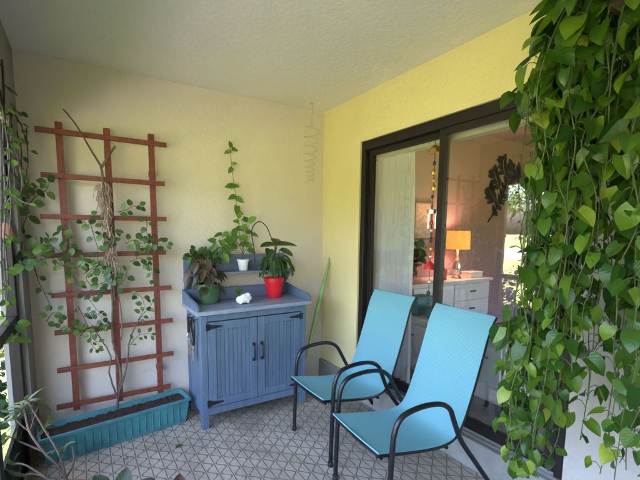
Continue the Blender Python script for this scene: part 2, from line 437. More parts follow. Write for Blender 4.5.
# walls
tag(obj('stucco_wall', boxes((LX - .12, .0, 0, .12, -.14, H - .001)), 'wall_back', smooth=False), 'cream stucco wall behind the trellis and blue cabinet', 'wall', kind='structure')
DY0, DY1, DT, DB = -.575, -2.30, 2.285, .205      # door opening
tag(obj('door_wall', boxes((0, .12, DY0, .118, .19, 3.0), (.0003, .1197, DY1 - .002, DY0 + .002, DT, 2.999)), 'wall_yellow_cast', smooth=False),
    'cream stucco wall coloured with yellow lawn light around the sliding glass door', 'wall', kind='structure')
tag(obj('white_wall', boxes((0, .12, RY, DY1, .19, 3.0)), 'white_wall', smooth=False), 'pale stucco wall right of the glass door behind the hanging vines', 'wall', kind='structure')
tag(obj('curb', boxes((-.028, .12, RY + .01, -.001, -.14, .189)), 'concrete', bevel=.008), 'pale concrete curb below the sliding glass door', 'curb', kind='structure')
tag(obj('white_wall', boxes((LX - .12, 0, RY - .12, RY - .001, -.14, H)), 'white_wall', smooth=False), 'white wall closing the far end of the porch', 'wall', kind='structure')
tag(obj('corner_pier', boxes((LX - .12, LX, -.30, -.001, -.14, 2.12)), 'beam', smooth=False), 'grey corner pier beside the trellis', 'pier', kind='structure')
tag(obj('header_beam', boxes((LX - .125, LX + .004, RY + .001, -.002, 2.121, H - .001)), 'beam', smooth=False), 'grey beam over the screened side of the porch', 'beam', kind='structure')
# screen frame of the open side
sf = thing('screen_frame', 'dark bronze aluminium frame of the open screened side at left edge', 'screen frame', (LX - .06, 0, 0))
for y in (-.335, -1.12, -2.0, -2.9, -4.0, RY + .04): obj('post', boxes((-.025, .03, y - .034, y + .034, 0, 2.118)), 'bronze', sf, bevel=.003)
obj('rail', boxes((-.02, .025, RY + .02, -.305, .93, .99)), 'bronze', sf, bevel=.003)
obj('rail', boxes((-.02, .025, RY + .02, -.305, .001, .05)), 'bronze', sf, bevel=.003)
obj('kick_plate', boxes((-.008, .008, RY + .02, -.305, .05, .34)), 'bronze', sf)

# roof over the whole; unseen back eave added to shade the tall shrub
tag(obj('roof', boxes((LX - .6, 5.6, RY - .5, .9, 3.001, 3.2), (LX - 1.6, 5.6, .9005, 3.6, 3.002, 3.199)), 'concrete', smooth=False), 'flat roof slab over porch and room, with an added shading eave behind', None, kind='structure')
# ------------------------------------------------------------------ sliding glass door
sd = thing('sliding_glass_door', 'large dark bronze framed sliding glass door in the yellow-cast wall', 'door', (.06, 0, 0))
fo = obj('door_frame', boxes((-.045, .045, DY0 - .052, DY0 - .001, DB, DT - .001), (-.045, .045, DY1 + .001, DY1 + .05, DB, DT - .001),
                        (-.044, .044, DY1 + .05, DY0 - .052, DT - .075, DT - .002)), 'bronze', sd, bevel=.004)
obj('track', boxes((-.055, .055, DY1 + .002, DY0 - .002, .191, .206), (-.034, -.028, DY1 + .05, DY0 - .06, .206, .222), (.014, .02, DY1 + .05, DY0 - .06, .206, .222)), 'track', sd, smooth=False)
def sash(y0, y1, x, st):
    z0, z1 = .224, DT - .077
    o = obj('sash', boxes((x - .017, x + .017, y0, y0 + st, z0, z1), (x - .017, x + .017, y1 - st, y1, z0, z1),
                          (x - .0165, x + .0165, y0 + st, y1 - st, z1 - .045, z1 - .001), (x - .0165, x + .0165, y0 + st, y1 - st, z0 + .001, z0 + .075)), 'bronze', sd, bevel=.003)
    obj('pane', boxes((x - .003, x + .003, y0 + st - .005, y1 - st + .005, z0 + .07, z1 - .04)), 'glass', o, smooth=False)
    return o
sash(-1.425, DY0 - .053, .018, .05)
s2 = sash(DY1 + .051, -1.395, -.026, .052)
obj('handle', boxes((-.075, -.045, DY1 + .065, DY1 + .085, 1.05, 1.25)), 'black', s2, bevel=.004)

# ------------------------------------------------------------------ the room behind the glass
tag(obj('room_floor', boxes((.121, 5.3, RY, .15, -.1, .12)), 'room_floor', smooth=False), 'dark board floor inside the room', None, kind='structure')
tag(obj('room_ceiling', boxes((.121, 5.3, RY, .15, 2.87, 2.998)), 'room_ceiling', smooth=False), 'pinkish ceiling inside the room', None, kind='structure')
tag(obj('pink_wall', boxes((.1215, 5.3, .15, .27, -.1, 2.997)), 'room_wall', smooth=False), 'dusty pink wall behind the table lamp', 'wall', kind='structure')
tag(obj('room_wall', boxes((5.301, 5.42, RY - .12, .27, -.1, 2.997), (.1215, .9, RY - .12, RY - .001, -.1, 2.997), (4.7, 5.3, RY - .12, RY - .001, -.1, 2.997), (.9005, 4.6995, RY - .1195, RY - .0015, -.1, .5), (.9005, 4.6995, RY - .1195, RY - .0015, 2.35, 2.9965)), 'room_wall', smooth=False), 'pink walls on the unseen sides of the room', 'wall', kind='structure')  # opening in the unseen end wall added to light the room
va = obj('valance', boxes((.135, .215, DY1 + .02, -.60, 2.150, 2.42)), 'cream', bevel=.004)
tag(va, 'cream valance board above the inside of the glass door', 'valance')

# curtain
bm = BM(); rows = []
n = 90
for j in range(13):
    z = .26 + (2.145 - .26) * j / 12; row = []
    for i in range(n + 1):
        t = i / n; y = -.585 - .455 * t
        amp = .022 * (1 - .35 * j / 12)
        x = .175 + amp * math.sin(t * 2 * PI * 7 + .5 * math.sin(j * .35)) + .008 * math.sin(t * 40 + j * .6)
        row.append(bm.verts.new((x, y - .03 * (1 - j / 12) * t, z)))
    rows.append(row)
for a, b in zip(rows, rows[1:]):
    for k in range(n): bm.faces.new((a[k], a[k + 1], b[k + 1], b[k]))
tag(obj('curtain', bm, 'curtain', angle=180), 'white pleated curtain behind the left glass panel', 'curtain')

# dresser against the pink wall
dr = thing('dresser', 'white drawer dresser under the lit lamp inside the room', 'dresser', (1.75, -.06, .12))
obj('carcass', boxes((-.72, .72, -.2, .2, .06, .78)), 'dresser', dr, bevel=.004)
obj('top', boxes((-.75, .75, -.24, .205, .781, .815)), 'dresser', dr, bevel=.005)
for (x0, x1) in ((-.70, -.01), (.01, .70)):
    for (z0, z1) in ((.10, .32), (.34, .55), (.57, .76)):
        d = obj('drawer', boxes((x0, x1, -.222, -.202, z0, z1)), 'dresser', dr, bevel=.004)
        obj('knob', boxes(((x0 + x1) / 2 - .05, (x0 + x1) / 2 + .05, -.24, -.2225, (z0 + z1) / 2 - .008, (z0 + z1) / 2 + .008)), 'black', d, bevel=.002)
for sx in (-.68, .68):
    for sy in (-.17, .17): obj('leg', boxes((sx - .025, sx + .025, sy - .025, sy + .025, 0, .06)), 'dresser', dr)

# lamp
LP = V((*(2.013,-0.100,1.141)[:2], .937))
lp = thing('table_lamp', 'lit table lamp with orange shade on the dresser', 'lamp', LP)
bm = BM(); lathe(bm, [(.06, 0), (.065, .01), (.05, .02), (.035, .04), (.055, .10), (.06, .16), (.03, .24), (.015, .27), (.012, .44)], seg=20); obj('base', bm, 'silver', lp)
bm = BM(); lathe(bm, [(.145, .37), (.140, .60)], seg=32, cap=False); obj('lamp_shade', bm, 'shade', lp)
l = bpy.data.lights.new('lamp_bulb', 'POINT'); l.energy = .5; l.color = (1, .84, .66); l.shadow_soft_size = .04
lo = bpy.data.objects.new('lamp_bulb', l); COL.objects.link(lo); lo.parent = lp; lo.location = (0, 0, .52)
# small red candle beside the lamp
cd = obj('candle', BM() if False else (lambda b: (lathe(b, [(.03, 0), (.032, .005), (.03, .13), (.008, .132), (.004, .15)], seg=16), b)[1])(BM()), 'redbead'); cd.location = (1.70, -.16, .937)
tag(cd, 'small red candle left of the table lamp', 'candle')
# white radio box on the dresser
rb = obj('jewellery_box', boxes((-.12, .12, -.07, .07, 0, .06), (-.125, .125, -.075, .075, .0605, .075)), 'dresser', bevel=.005); rb.location = (2.28, -.14, .937)
tag(rb, 'flat pale box on the dresser right of the lamp', 'box')

# framed picture
pf = thing('framed_picture', 'small framed print on the pink wall left of the lamp', 'picture', (1.62, .148, 1.66))
obj('frame', boxes((-.17, -.145, -.028, -.001, -.24, .24), (.145, .17, -.028, -.001, -.24, .24), (-.145, .145, -.028, -.001, .215, .24), (-.145, .145, -.028, -.001, -.24, -.215)), 'rust', pf, bevel=.003)
obj('print', boxes((-.145, .145, -.012, -.002, -.215, .215)), 'paper', pf)

wa = thing('wall_tree', 'black leafy metal tree decoration on the pink wall right of the lamp', 'wall art', (3.288,0.135,1.561))
WA = V(wa.location); lb, sb = BM(), BM()
for pts in ([(2.979,0.135,1.674),(3.155,0.135,1.853),(3.307,0.135,2.064),(3.407,0.135,2.304),(3.486,0.135,2.516)], [(3.307,0.135,2.064),(3.163,0.135,2.229),(3.048,0.135,2.390)], [(3.348,0.135,2.154),(3.563,0.135,2.316),(3.709,0.135,2.447)], [(3.245,0.135,1.944),(3.491,0.135,2.044),(3.697,0.135,2.115)], [(3.198,0.135,1.913),(3.063,0.135,2.022),(2.979,0.135,2.131)], [(3.407,0.135,2.304),(3.289,0.135,2.440),(3.248,0.135,2.579)]):
    q = [V(p) - WA for p in pts]; tube(sb, q, .010, 6, 4, .006)
    P = smooth_pts(q, 5)
    for i in range(4, len(P), 2):
        t = (P[i] - P[i - 1]).normalized(); n2 = t.cross(V((0, 1, 0)))
        for s in (-1, 1): leaf(lb, P[i], t * .6 + n2 * s, (rnd(-.2, .2), -1, 0), rnd(.12, .17), .075, 'round', 5, .1, .1)
obj('branches', sb, 'black', wa); obj('leaves', lb, 'black', wa)

# dark-leaved plant indoors, left of the picture
def pot_profile(r0, r1, h, lip=.012, wall=.006):
    return [(r0 * .9, 0), (r0, .004), (r1, h - lip * 1.6), (r1 + .006, h - lip * 1.5), (r1 + .007, h), (r1 - wall, h), (r1 - wall - .004, h - .02)]
hp = thing('houseplant', 'dark leafy houseplant indoors beside the curtain', 'plant', (1.12, -.12, .937))
bm = BM(); lathe(bm, pot_profile(.05, .07, .11)); obj('pot', bm, 'terracotta', hp)
lb, sb = BM(), BM()
for k in range(16):
    a = rnd(0, 2 * PI); d = V((math.cos(a), math.sin(a) * .5, 0)); e = d * rnd(.05, .16) + V((0, 0, rnd(.25, .48)))
    tube(sb, [(0, 0, .09), e * .5 + V((0, 0, .08)), e], .004, 5, 3)
    for q in range(3): leaf(lb, e - V((0, 0, .08 * q)), d + V((rnd(-.5, .5), rnd(-.5, .5), rnd(-.6, .5))), (rnd(-.4, .4), -1, .6), rnd(.10, .15), .09, 'round', 5, .2, .3)
obj('foliage', lb, 'darkleaf', hp); obj('stems', sb, 'stem', hp)

# chest by the glass
ch = thing('storage_chest', 'low off-white storage chest right behind the glass', 'chest', (.72, -1.14, .12))
obj('body', boxes((-.2, .22, -.52, .60, .10, .565)), 'chest', ch, bevel=.006)
obj('lid', boxes((-.225, .24, -.545, .625, .566, .60)), 'chest', ch, bevel=.006)
for (y0, y1) in ((-.50, -.19), (-.17, .18), (.20, .58)):
    d = obj('drawer', boxes((-.222, -.202, y0, y1, .13, .54)), 'chest', ch, bevel=.004)
    obj('handle', boxes((-.24, -.223, (y0 + y1) / 2 - .06, (y0 + y1) / 2 + .06, .44, .455)), 'track', d, bevel=.003)
for sx in (-.16, .18):
    for sy in (-.48, .56): obj('leg', boxes((sx - .025, sx + .025, sy - .025, sy + .025, 0, .10)), 'bronze', ch)
for i, (y, w, h, lab) in enumerate(((-.68, .13, .16, 'taller teal storage box on the white chest behind glass'), (-.90, .10, .10, 'lower teal storage box on the white chest behind glass'))):
    b = thing('storage_box', lab, 'box', (.70, y, .7205), group='teal boxes on the chest')
    obj('tub', boxes((-.1, .1, -w / 2, w / 2, 0, h)), 'tealbox', b, bevel=.006)
    obj('lid', boxes((-.108, .108, -w / 2 - .008, w / 2 + .008, h + .0005, h + .02)), 'tealbox', b, bevel=.004)

# ------------------------------------------------------------------ trellis
tr = thing('trellis', 'red stained wooden ladder trellis against the cream wall', 'trellis', (0, -.085, 0))
TX = [-2.205, -1.918, -1.622]
TZ = [2.165, 1.874, 1.602, 1.340, 1.062, .796, .522, .252]
for x, dx in zip(TX, (0.02, 0.0, .0)):
    obj('upright', boxes((x - .021, x + .021, -.014, .010, .20, 2.235)), 'trellis', tr, bevel=.002)
for k, z in enumerate(TZ):
    j = rnd(-.02, .02)
    o = obj('crossbar', boxes((-.395 + j, .395 + rnd(-.02, .02), -.034, -.0145, -.017, .017)), 'trellis', tr, bevel=.002)
    o.location = (-1.925, 0, z); o.rotation_euler = (0, math.radians(rnd(-.45, .45)), 0)
    for x in TX:
        bm = BM(); lathe(bm, [(.0055, 0), (.005, .0016), (.002, .0022)], c=(x + rnd(-.006, .006), -.0342, z + rnd(-.004, .004)), seg=8, M=Matrix.Rotation(PI / 2, 4, 'X')); obj('screw', bm, 'wire', tr)
for x in (TX[0], TX[2]):
    for z in (.40, 1.95): obj('spacer', boxes((x - .015, x + .015, .0105, .0845, z - .02, z + .02)), 'trellis', tr)

# ------------------------------------------------------------------ planter box
pl = thing('planter_box', 'long turquoise plastic planter box on the floor under the trellis', 'planter', (-1.935, -.262, 0), math.radians(8.5))
Lp, wt, wb, hp_ = .488, .105, .085, .20
def trough():
    bm = BM()
    def ring(l, w, z): return [bm.verts.new((sx * l, sy * w, z)) for sx, sy in ((-1, -1), (1, -1), (1, 1), (-1, 1))]
    rs = [ring(Lp - .03, wb, .0), ring(Lp - .005, wt - .005, hp_ - .025), ring(Lp + .006, wt + .008, hp_ - .024), ring(Lp + .008, wt + .01, hp_),
          ring(Lp - .008, wt - .006, hp_), ring(Lp - .012, wt - .012, hp_ - .05)]
    bm.faces.new(rs[0][::-1])
    for a, b in zip(rs, rs[1:]):
        for k in range(4): bm.faces.new((a[k], a[(k + 1) % 4], b[(k + 1) % 4], b[k]))
    for k in range(17):   # ribs along the front
        x = -.40 + .05 * k
        box(bm, x - .004, x + .004, -.1025, -.09, .03, .17, Matrix.Rotation(0, 4, 'X'))
    return bm
obj('trough', trough(), 'teal', pl, bevel=.003)
bm = BM(); g = []
for i in range(60):
    row = []
    for j in range(14):
        x = -Lp + .011 + (2 * Lp - .022) * i / 59; y = -wt + .0115 + (2 * wt - .023) * j / 13
        row.append(bm.verts.new((x, y, hp_ - .03 + .012 * noise.noise(V((x * 30, y * 30, 0))) + rnd(-.004, .004))))
    g.append(row)
for i in range(59):
    for j in range(13): bm.faces.new((g[i][j], g[i + 1][j], g[i + 1][j + 1], g[i][j + 1]))
obj('soil', bm, 'soil', pl)

# ------------------------------------------------------------------ climbing plant on the trellis
cp = thing('climbing_plant', 'sparse leafy climber growing from the planter up the trellis', 'plant', (0, 0, 0))
sb, lb, fb = BM(), BM(), BM()
# woody trunk and main stems
tube(sb, [(-1.956,-0.160,0.151),(-1.939,-0.160,0.226),(-1.928,-0.160,0.318),(-1.909,-0.160,0.432),(-1.924,-0.160,0.551),(-1.946,-0.160,0.670),(-1.953,-0.160,0.784),(-1.940,-0.160,0.933),(-1.940,-0.160,1.081),(-1.939,-0.160,1.227)], .011, 8, 4, .008, .003)
tube(sb, [(-1.929,-0.170,0.307),(-1.891,-0.170,0.408),(-1.865,-0.170,0.528),(-1.846,-0.170,0.657),(-1.807,-0.170,0.767),(-1.762,-0.170,0.854)], .008, 7, 4, .004, .003)
tube(sb, [(-1.938,-0.170,0.261),(-1.967,-0.170,0.369),(-1.988,-0.170,0.474),(-1.971,-0.170,0.562),(-1.987,-0.170,0.641),(-2.033,-0.170,0.738),(-2.079,-0.170,0.840)], .007, 7, 4, .003, .003)
tube(sb, [(-1.939,-0.160,1.227),(-1.952,-0.160,1.372),(-1.958,-0.160,1.500),(-1.956,-0.160,1.690),(-1.960,-0.160,1.863),(-1.967,-0.160,1.965)], .010, 7, 4, .008, .003)
tube(sb, [(-1.967,-0.150,1.959),(-2.017,-0.150,2.049),(-2.066,-0.150,2.149),(-2.113,-0.150,2.234),(-2.171,-0.150,2.308)], .0075, 7, 4, .004, .001)
tube(sb, [(-1.969,-0.170,1.943),(-1.935,-0.170,2.000),(-1.901,-0.170,2.058),(-1.874,-0.170,2.102)], .010, 7, 3, .007, .001)
tube(sb, [(-1.924,-0.170,1.007),(-1.937,-0.170,1.155),(-1.969,-0.170,1.287),(-1.975,-0.170,1.416)], .006, 6, 4, .004, .003)
tube(sb, [(-1.900,-0.190,0.709),(-1.886,-0.190,0.858),(-1.899,-0.190,1.008),(-1.906,-0.190,1.156),(-1.926,-0.190,1.287)], .006, 6, 4, .003, .003)
obj('stems', sb, 'bark', cp)
# shaggy dry fibre wrapped round the upper trunk
for k in range(330):
    t = rnd(0, 1) ** 1.5; z0 = 1.84 - .62 * t
    x0 = -1.965 + .045 * t + rnd(-.034, .034) * (1 - .35 * t); y0 = -.165 + rnd(-.035, .03)
    a = rnd(-.4, .4)
    l_ = rnd(.03, .11)
    tube(fb, [(x0, y0, z0), (x0 + a * .04 + rnd(-.015, .015), y0 - rnd(0, .02), z0 - l_ * .5), (x0 + a * .09, y0 + rnd(-.02, .02), z0 - l_)], rnd(.0012, .0028), 3, 2)
bmf = fb
lathe(bmf, [(.014, 0), (.026, -.06), (.03, -.15), (.024, -.28), (.016, -.42), (.008, -.5)], c=(-1.955, -.155, 1.80), seg=12)
obj('dry_fibre', fb, 'fibre', cp)
sb = BM()
def cl(pts, every=.045, L=.062, W=.055, **k): sprig(lb, sb, pts, every * .92, L * .80, W * .78, 'round', **k)
cl([(-2.240,-0.200,1.346),(-2.204,-0.200,1.379),(-2.155,-0.200,1.337),(-2.092,-0.200,1.307)], .04); cl([(-2.350,-0.220,1.317),(-2.284,-0.220,1.328),(-2.232,-0.220,1.273),(-2.165,-0.220,1.257),(-2.104,-0.220,1.295)], .035)
cl([(-2.195,-0.200,1.552),(-2.220,-0.200,1.499),(-2.201,-0.200,1.446),(-2.169,-0.200,1.405)], .03, .07, .06); cl([(-2.055,-0.200,1.568),(-2.035,-0.200,1.472),(-2.016,-0.200,1.375),(-2.026,-0.200,1.291)], .06)
cl([(-2.068,-0.200,1.541),(-2.089,-0.200,1.581),(-2.040,-0.200,1.623)], .05); cl([(-1.997,-0.200,1.500),(-1.962,-0.200,1.459),(-1.926,-0.200,1.430)], .03)
cl([(-1.878,-0.200,1.642),(-1.826,-0.200,1.658),(-1.772,-0.200,1.689),(-1.726,-0.200,1.676)], .035); cl([(-1.694,-0.200,1.619),(-1.690,-0.200,1.546),(-1.700,-0.200,1.473)], .05)
cl([(-1.845,-0.220,1.416),(-1.785,-0.220,1.444),(-1.732,-0.220,1.415),(-1.677,-0.220,1.429),(-1.607,-0.220,1.413),(-1.550,-0.220,1.413)], .026, .068, .06); cl([(-1.772,-0.200,1.370),(-1.730,-0.200,1.399),(-1.661,-0.200,1.398)], .03)
cl([(-1.816,-0.200,1.284),(-1.747,-0.200,1.311),(-1.693,-0.200,1.279)], .04); cl([(-2.109,-0.200,1.211),(-2.034,-0.200,1.263),(-1.986,-0.200,1.219),(-1.937,-0.200,1.188)], .035); cl([(-2.015,-0.200,1.135),(-1.964,-0.200,1.160),(-1.899,-0.200,1.185)], .03, .07, .062)
cl([(-2.065,-0.200,1.124),(-2.098,-0.200,1.182),(-2.059,-0.200,1.236),(-1.997,-0.200,1.248)], .035); cl([(-2.242,-0.220,1.300),(-2.178,-0.220,1.217),(-2.126,-0.220,1.103),(-2.060,-0.220,0.985),(-2.003,-0.220,0.892)], .07); cl([(-2.045,-0.200,1.023),(-2.078,-0.200,1.097),(-2.030,-0.200,1.079)], .05)
cl([(-2.344,-0.200,0.900),(-2.296,-0.200,0.963),(-2.252,-0.200,0.931)], .03); cl([(-2.281,-0.200,0.823),(-2.233,-0.200,0.859),(-2.176,-0.200,0.837)], .03); cl([(-2.124,-0.200,0.916),(-2.074,-0.200,0.939),(-2.026,-0.200,0.905),(-1.992,-0.200,0.843)], .032, .05, .045)
cl([(-2.155,-0.200,0.777),(-2.104,-0.200,0.828),(-2.057,-0.200,0.793),(-2.006,-0.200,0.801)], .032, .05, .045); cl([(-1.780,-0.200,0.847),(-1.735,-0.200,0.934),(-1.746,-0.200,1.011),(-1.785,-0.200,1.045)], .04, .055, .045)
cl([(-1.765,-0.200,0.861),(-1.692,-0.200,0.945),(-1.670,-0.200,0.974)], .04, .055, .045); cl([(-1.842,-0.200,0.664),(-1.799,-0.200,0.712),(-1.756,-0.200,0.737),(-1.686,-0.200,0.727)], .03, .05, .035); cl([(-2.067,-0.200,0.838),(-2.097,-0.200,0.740),(-2.063,-0.200,0.662)], .04, .05, .035)
cl([(-1.680,-0.200,1.279),(-1.668,-0.200,1.203),(-1.671,-0.200,1.143)], .05); cl([(-2.228,-0.220,1.353),(-2.280,-0.220,1.407),(-2.334,-0.220,1.395)], .05)
cl([(-1.942,-0.180,1.599),(-1.970,-0.180,1.542),(-1.934,-0.180,1.501),(-1.883,-0.180,1.501)], .03); cl([(-2.156,-0.200,0.990),(-2.114,-0.200,0.872),(-2.083,-0.200,0.767),(-2.037,-0.200,0.687)], .06, .05, .035); cl([(-1.914,-0.180,1.096),(-1.859,-0.180,1.152),(-1.830,-0.180,1.224)], .04)
obj('twigs', sb, 'drybark', cp); obj('foliage', lb, 'vine', cp)

# ------------------------------------------------------------------ vines hanging on the screened side
hv = thing('hanging_vine', 'wiry dry vine hanging down the screened side at far left', 'vine', (0, 0, 0))
sb, lb = BM(), BM()
def hvp(pts, every, L=.06, W=.05, r=.003, leafy=True):
    if leafy: sprig(lb, sb, pts, every, L, W, 'round', r=r, face=(.6, -.8, .3))
    else: tube(sb, pts, r, 5, 4, r * .6, .004)
for pts, r in (([(-2.481,-0.108,2.499),(-2.456,-0.141,2.364),(-2.430,-0.171,2.252),(-2.393,-0.208,2.141),(-2.375,-0.228,2.067)], .006), ([(-2.479,-0.243,2.373),(-2.455,-0.273,2.255),(-2.431,-0.304,2.125),(-2.418,-0.331,1.983),(-2.395,-0.365,1.830),(-2.411,-0.371,1.711)], .005), ([(-2.473,-0.012,2.375),(-2.458,-0.041,2.220),(-2.421,-0.082,2.078),(-2.419,-0.106,1.911),(-2.403,-0.131,1.795)], .004),
               ([(-2.495,-0.439,1.701),(-2.468,-0.460,1.668),(-2.427,-0.480,1.702),(-2.389,-0.506,1.668),(-2.351,-0.531,1.657)], .006), ([(-2.371,-0.221,2.142),(-2.368,-0.241,2.005),(-2.380,-0.251,1.869),(-2.378,-0.261,1.807)], .004), ([(-2.426,-0.296,2.208),(-2.453,-0.296,2.090),(-2.440,-0.322,1.948),(-2.415,-0.353,1.830)], .004),
               ([(-2.500,-0.282,1.983),(-2.462,-0.313,1.924),(-2.458,-0.332,1.794),(-2.483,-0.328,1.711)], .004), ([(-2.488,0.015,2.517),(-2.505,0.010,2.401),(-2.464,-0.024,2.323),(-2.422,-0.056,2.272)], .004)):
    hvp(pts, 0, r=r, leafy=False)
    hvp(pts, .12, .045, .032, r=r * .6)
for pts in ([(-2.413,-0.633,2.378),(-2.414,-0.659,2.174),(-2.432,-0.682,1.918),(-2.432,-0.716,1.663),(-2.455,-0.736,1.407),(-2.455,-0.770,1.151)], [(-2.406,-0.550,2.155),(-2.426,-0.566,1.940),(-2.426,-0.601,1.671),(-2.447,-0.617,1.456)], [(-2.420,-0.790,2.042),(-2.427,-0.825,1.751),(-2.446,-0.851,1.461),(-2.453,-0.886,1.170)], [(-2.466,-0.606,1.455),(-2.463,-0.636,1.240),(-2.483,-0.652,1.025)], [(-2.421,-0.710,2.206),(-2.405,-0.745,2.007),(-2.396,-0.770,1.858),(-2.417,-0.778,1.708)]): hvp(pts, .10, .042, .03, r=.006)
for pts in ([(-2.439,-0.117,1.730),(-2.395,-0.145,1.717),(-2.359,-0.158,1.782),(-2.324,-0.177,1.795)], [(-2.397,-0.149,1.679),(-2.413,-0.151,1.588),(-2.439,-0.145,1.523)], [(-2.392,-0.093,1.682),(-2.355,-0.108,1.735),(-2.296,-0.138,1.775),(-2.271,-0.146,1.828)], [(-2.476,-0.004,1.537),(-2.456,-0.024,1.470),(-2.438,-0.048,1.376)]):
    hvp(pts, .06, .07, .06)
for pts in ([(-2.554,-0.221,1.311),(-2.498,-0.248,1.361),(-2.434,-0.288,1.349),(-2.370,-0.326,1.350),(-2.314,-0.354,1.387)], [(-2.543,-0.283,1.340),(-2.502,-0.310,1.316),(-2.450,-0.341,1.316),(-2.388,-0.380,1.305)], [(-2.529,-0.227,1.386),(-2.486,-0.252,1.386),(-2.456,-0.275,1.349)], [(-2.374,-0.262,1.372),(-2.398,-0.251,1.346),(-2.411,-0.249,1.308)], [(-2.425,-0.174,1.369),(-2.368,-0.204,1.395),(-2.287,-0.247,1.434)]):
    hvp(pts, .030, .068, .05)
hvp([(-2.405,-0.074,1.323),(-2.378,-0.110,1.175),(-2.337,-0.148,1.068),(-2.318,-0.169,1.001)], .09, .04, .03)
for pts in ([(-2.534,-0.513,0.967),(-2.493,-0.534,0.990),(-2.455,-0.560,0.967)], [(-2.527,-0.525,0.910),(-2.499,-0.545,0.877),(-2.467,-0.558,0.922)]): hvp(pts, .03, .08, .05)
obj('stems', sb, 'drybark', hv); obj('foliage', lb, 'vine', hv)

# small rusty bell hung among the vines
bl = thing('hanging_bell', 'small rusty bell hanging among the vines at the left edge', 'bell', (-2.493,-0.347,1.521))
bm = BM(); lathe(bm, [(.05, -.06), (.042, -.03), (.03, .02), (.014, .05), (.004, .056)], seg=16); obj('bell', bm, 'rust', bl)
bm = BM(); tube(bm, [(0, 0, .05), (0.004, 0, .2), (0, 0, .50)], .0015, 4, 2); obj('cord', bm, 'wire', bl)

# ------------------------------------------------------------------ shrub, lower left
sh = thing('potted_shrub', 'bare-stemmed shrub with narrow grey-green leaves at lower left', 'shrub', (-2.258,-0.969,0.130))
SB = sh.location
sb, lb = BM(), BM()
def rel(pts): return [V(p) - V(SB) for p in pts]
def stem(pts, r, tufts=8, L=.11):
    q = rel(pts); tube(sb, q, r, 6, 4, r * .55)
    e = q[-1]; t = (q[-1] - q[-2]).normalized()
    for k in range(tufts):
        a = 2 * PI * k * .382; o = t.orthogonal().normalized(); o2 = t.cross(o)
        d = (o * math.cos(a) + o2 * math.sin(a)) * rnd(.7, 1) + t * rnd(.1, .8) + V((0, 0, -.1))
        b = e - t * rnd(0, .07)
        leaf(lb, b, d, t + V((0, -.3, .2)), L * rnd(.7, 1.1), L * .27, 'lance', 6, .2, rnd(.1, .5))
stem([(-2.259,-0.860,0.023),(-2.252,-0.848,0.144),(-2.287,-0.818,0.210),(-2.350,-0.771,0.286),(-2.411,-0.720,0.396),(-2.429,-0.695,0.506),(-2.440,-0.681,0.561)], .009, 11)
stem([(-2.252,-0.848,0.144),(-2.210,-0.861,0.232),(-2.214,-0.847,0.321)], .006, 0)
stem([(-2.249,-0.904,0.177),(-2.263,-0.884,0.263),(-2.287,-0.860,0.338),(-2.329,-0.824,0.424),(-2.371,-0.787,0.515),(-2.408,-0.754,0.595)], .007, 9, .10)
stem([(-2.356,-0.713,0.257),(-2.422,-0.669,0.290),(-2.489,-0.624,0.323),(-2.527,-0.599,0.346)], .006, 9)
stem([(-2.426,-0.601,0.342),(-2.473,-0.567,0.388),(-2.510,-0.537,0.445)], .005, 8, .10)
stem([(-2.415,-0.559,0.268),(-2.360,-0.582,0.339),(-2.318,-0.604,0.363)], .004, 5, .08)
stem([(-2.418,-0.661,0.369),(-2.395,-0.664,0.448),(-2.361,-0.673,0.539)], .004, 4, .09)
stem([(-2.271,-1.007,0.182),(-2.355,-0.946,0.263),(-2.432,-0.894,0.314),(-2.503,-0.853,0.303)], .006, 9)
stem([(-2.271,-1.007,0.182),(-2.330,-0.964,0.243),(-2.399,-0.920,0.263),(-2.463,-0.886,0.232)], .005, 8)
stem([(-2.287,-0.818,0.210),(-2.254,-0.828,0.287),(-2.262,-0.819,0.320)], .004, 5, .09)
obj('stems', sb, 'bark', sh); obj('foliage', lb, 'shrub', sh)
bm = BM(); hz = SB[2]
lathe(bm, [(r, z - hz) for r, z in pot_profile(.09, .115, .13)], seg=28); obj('pot', bm, 'terracotta', sh)
bm = BM(); lathe(bm, [(.001, -.012), (.105, -.014), (.105, -.02)], seg=20); obj('soil', bm, 'soil', sh)

# low plant whose leaf tops show at the bottom edge
lw = thing('potted_plant', 'broad dark leaves of a low plant at the bottom edge', 'plant', (*(-2.006,-1.349,0.119)[:2], 0))
LZ = V(lw.location)
sb, lb = BM(), BM()
for (p, d, n, L, W) in (((-2.080,-1.317,0.300), (-.3, .15, .75), (.1, -.8, .5), .09, .085), ((-2.013,-1.378,0.310), (.25, .1, .9), (-.2, -.9, .4), .11, .08),
                        ((-1.956,-1.356,0.289), (.8, -.1, .35), (0, -.5, .8), .10, .05), ((-1.781,-1.460,0.295), (.2, 0, .8), (0, -.8, .5), .07, .06),
                        ((-2.115,-1.316,0.323), (-.8, 0, .3), (0, -.5, .8), .09, .07), ((-1.900,-1.450,0.279), (.8, -.2, .3), (0, -.4, .8), .10, .08)):
    q = V(p) - LZ
    leaf(lb, q, d, n, L, W, 'round', 6, .15, .2)
    tube(sb, [(0, 0, .16), (q.x * .5, q.y * .5, q.z * .7), q], .003, 5, 3)
obj('foliage', lb, leafmat('burgundy_green_leaf', (.010, .024, .008), (.02, .04, .012), (.07, .015, .015), .2), lw); obj('stems', sb, 'stem', lw)
bm = BM(); lathe(bm, pot_profile(.08, .11, .17), seg=28); obj('pot', bm, 'terracotta', lw)
bm = BM(); lathe(bm, [(.001, .152), (.1, .152), (.1, .14)], seg=20); obj('soil', bm, 'soil', lw)

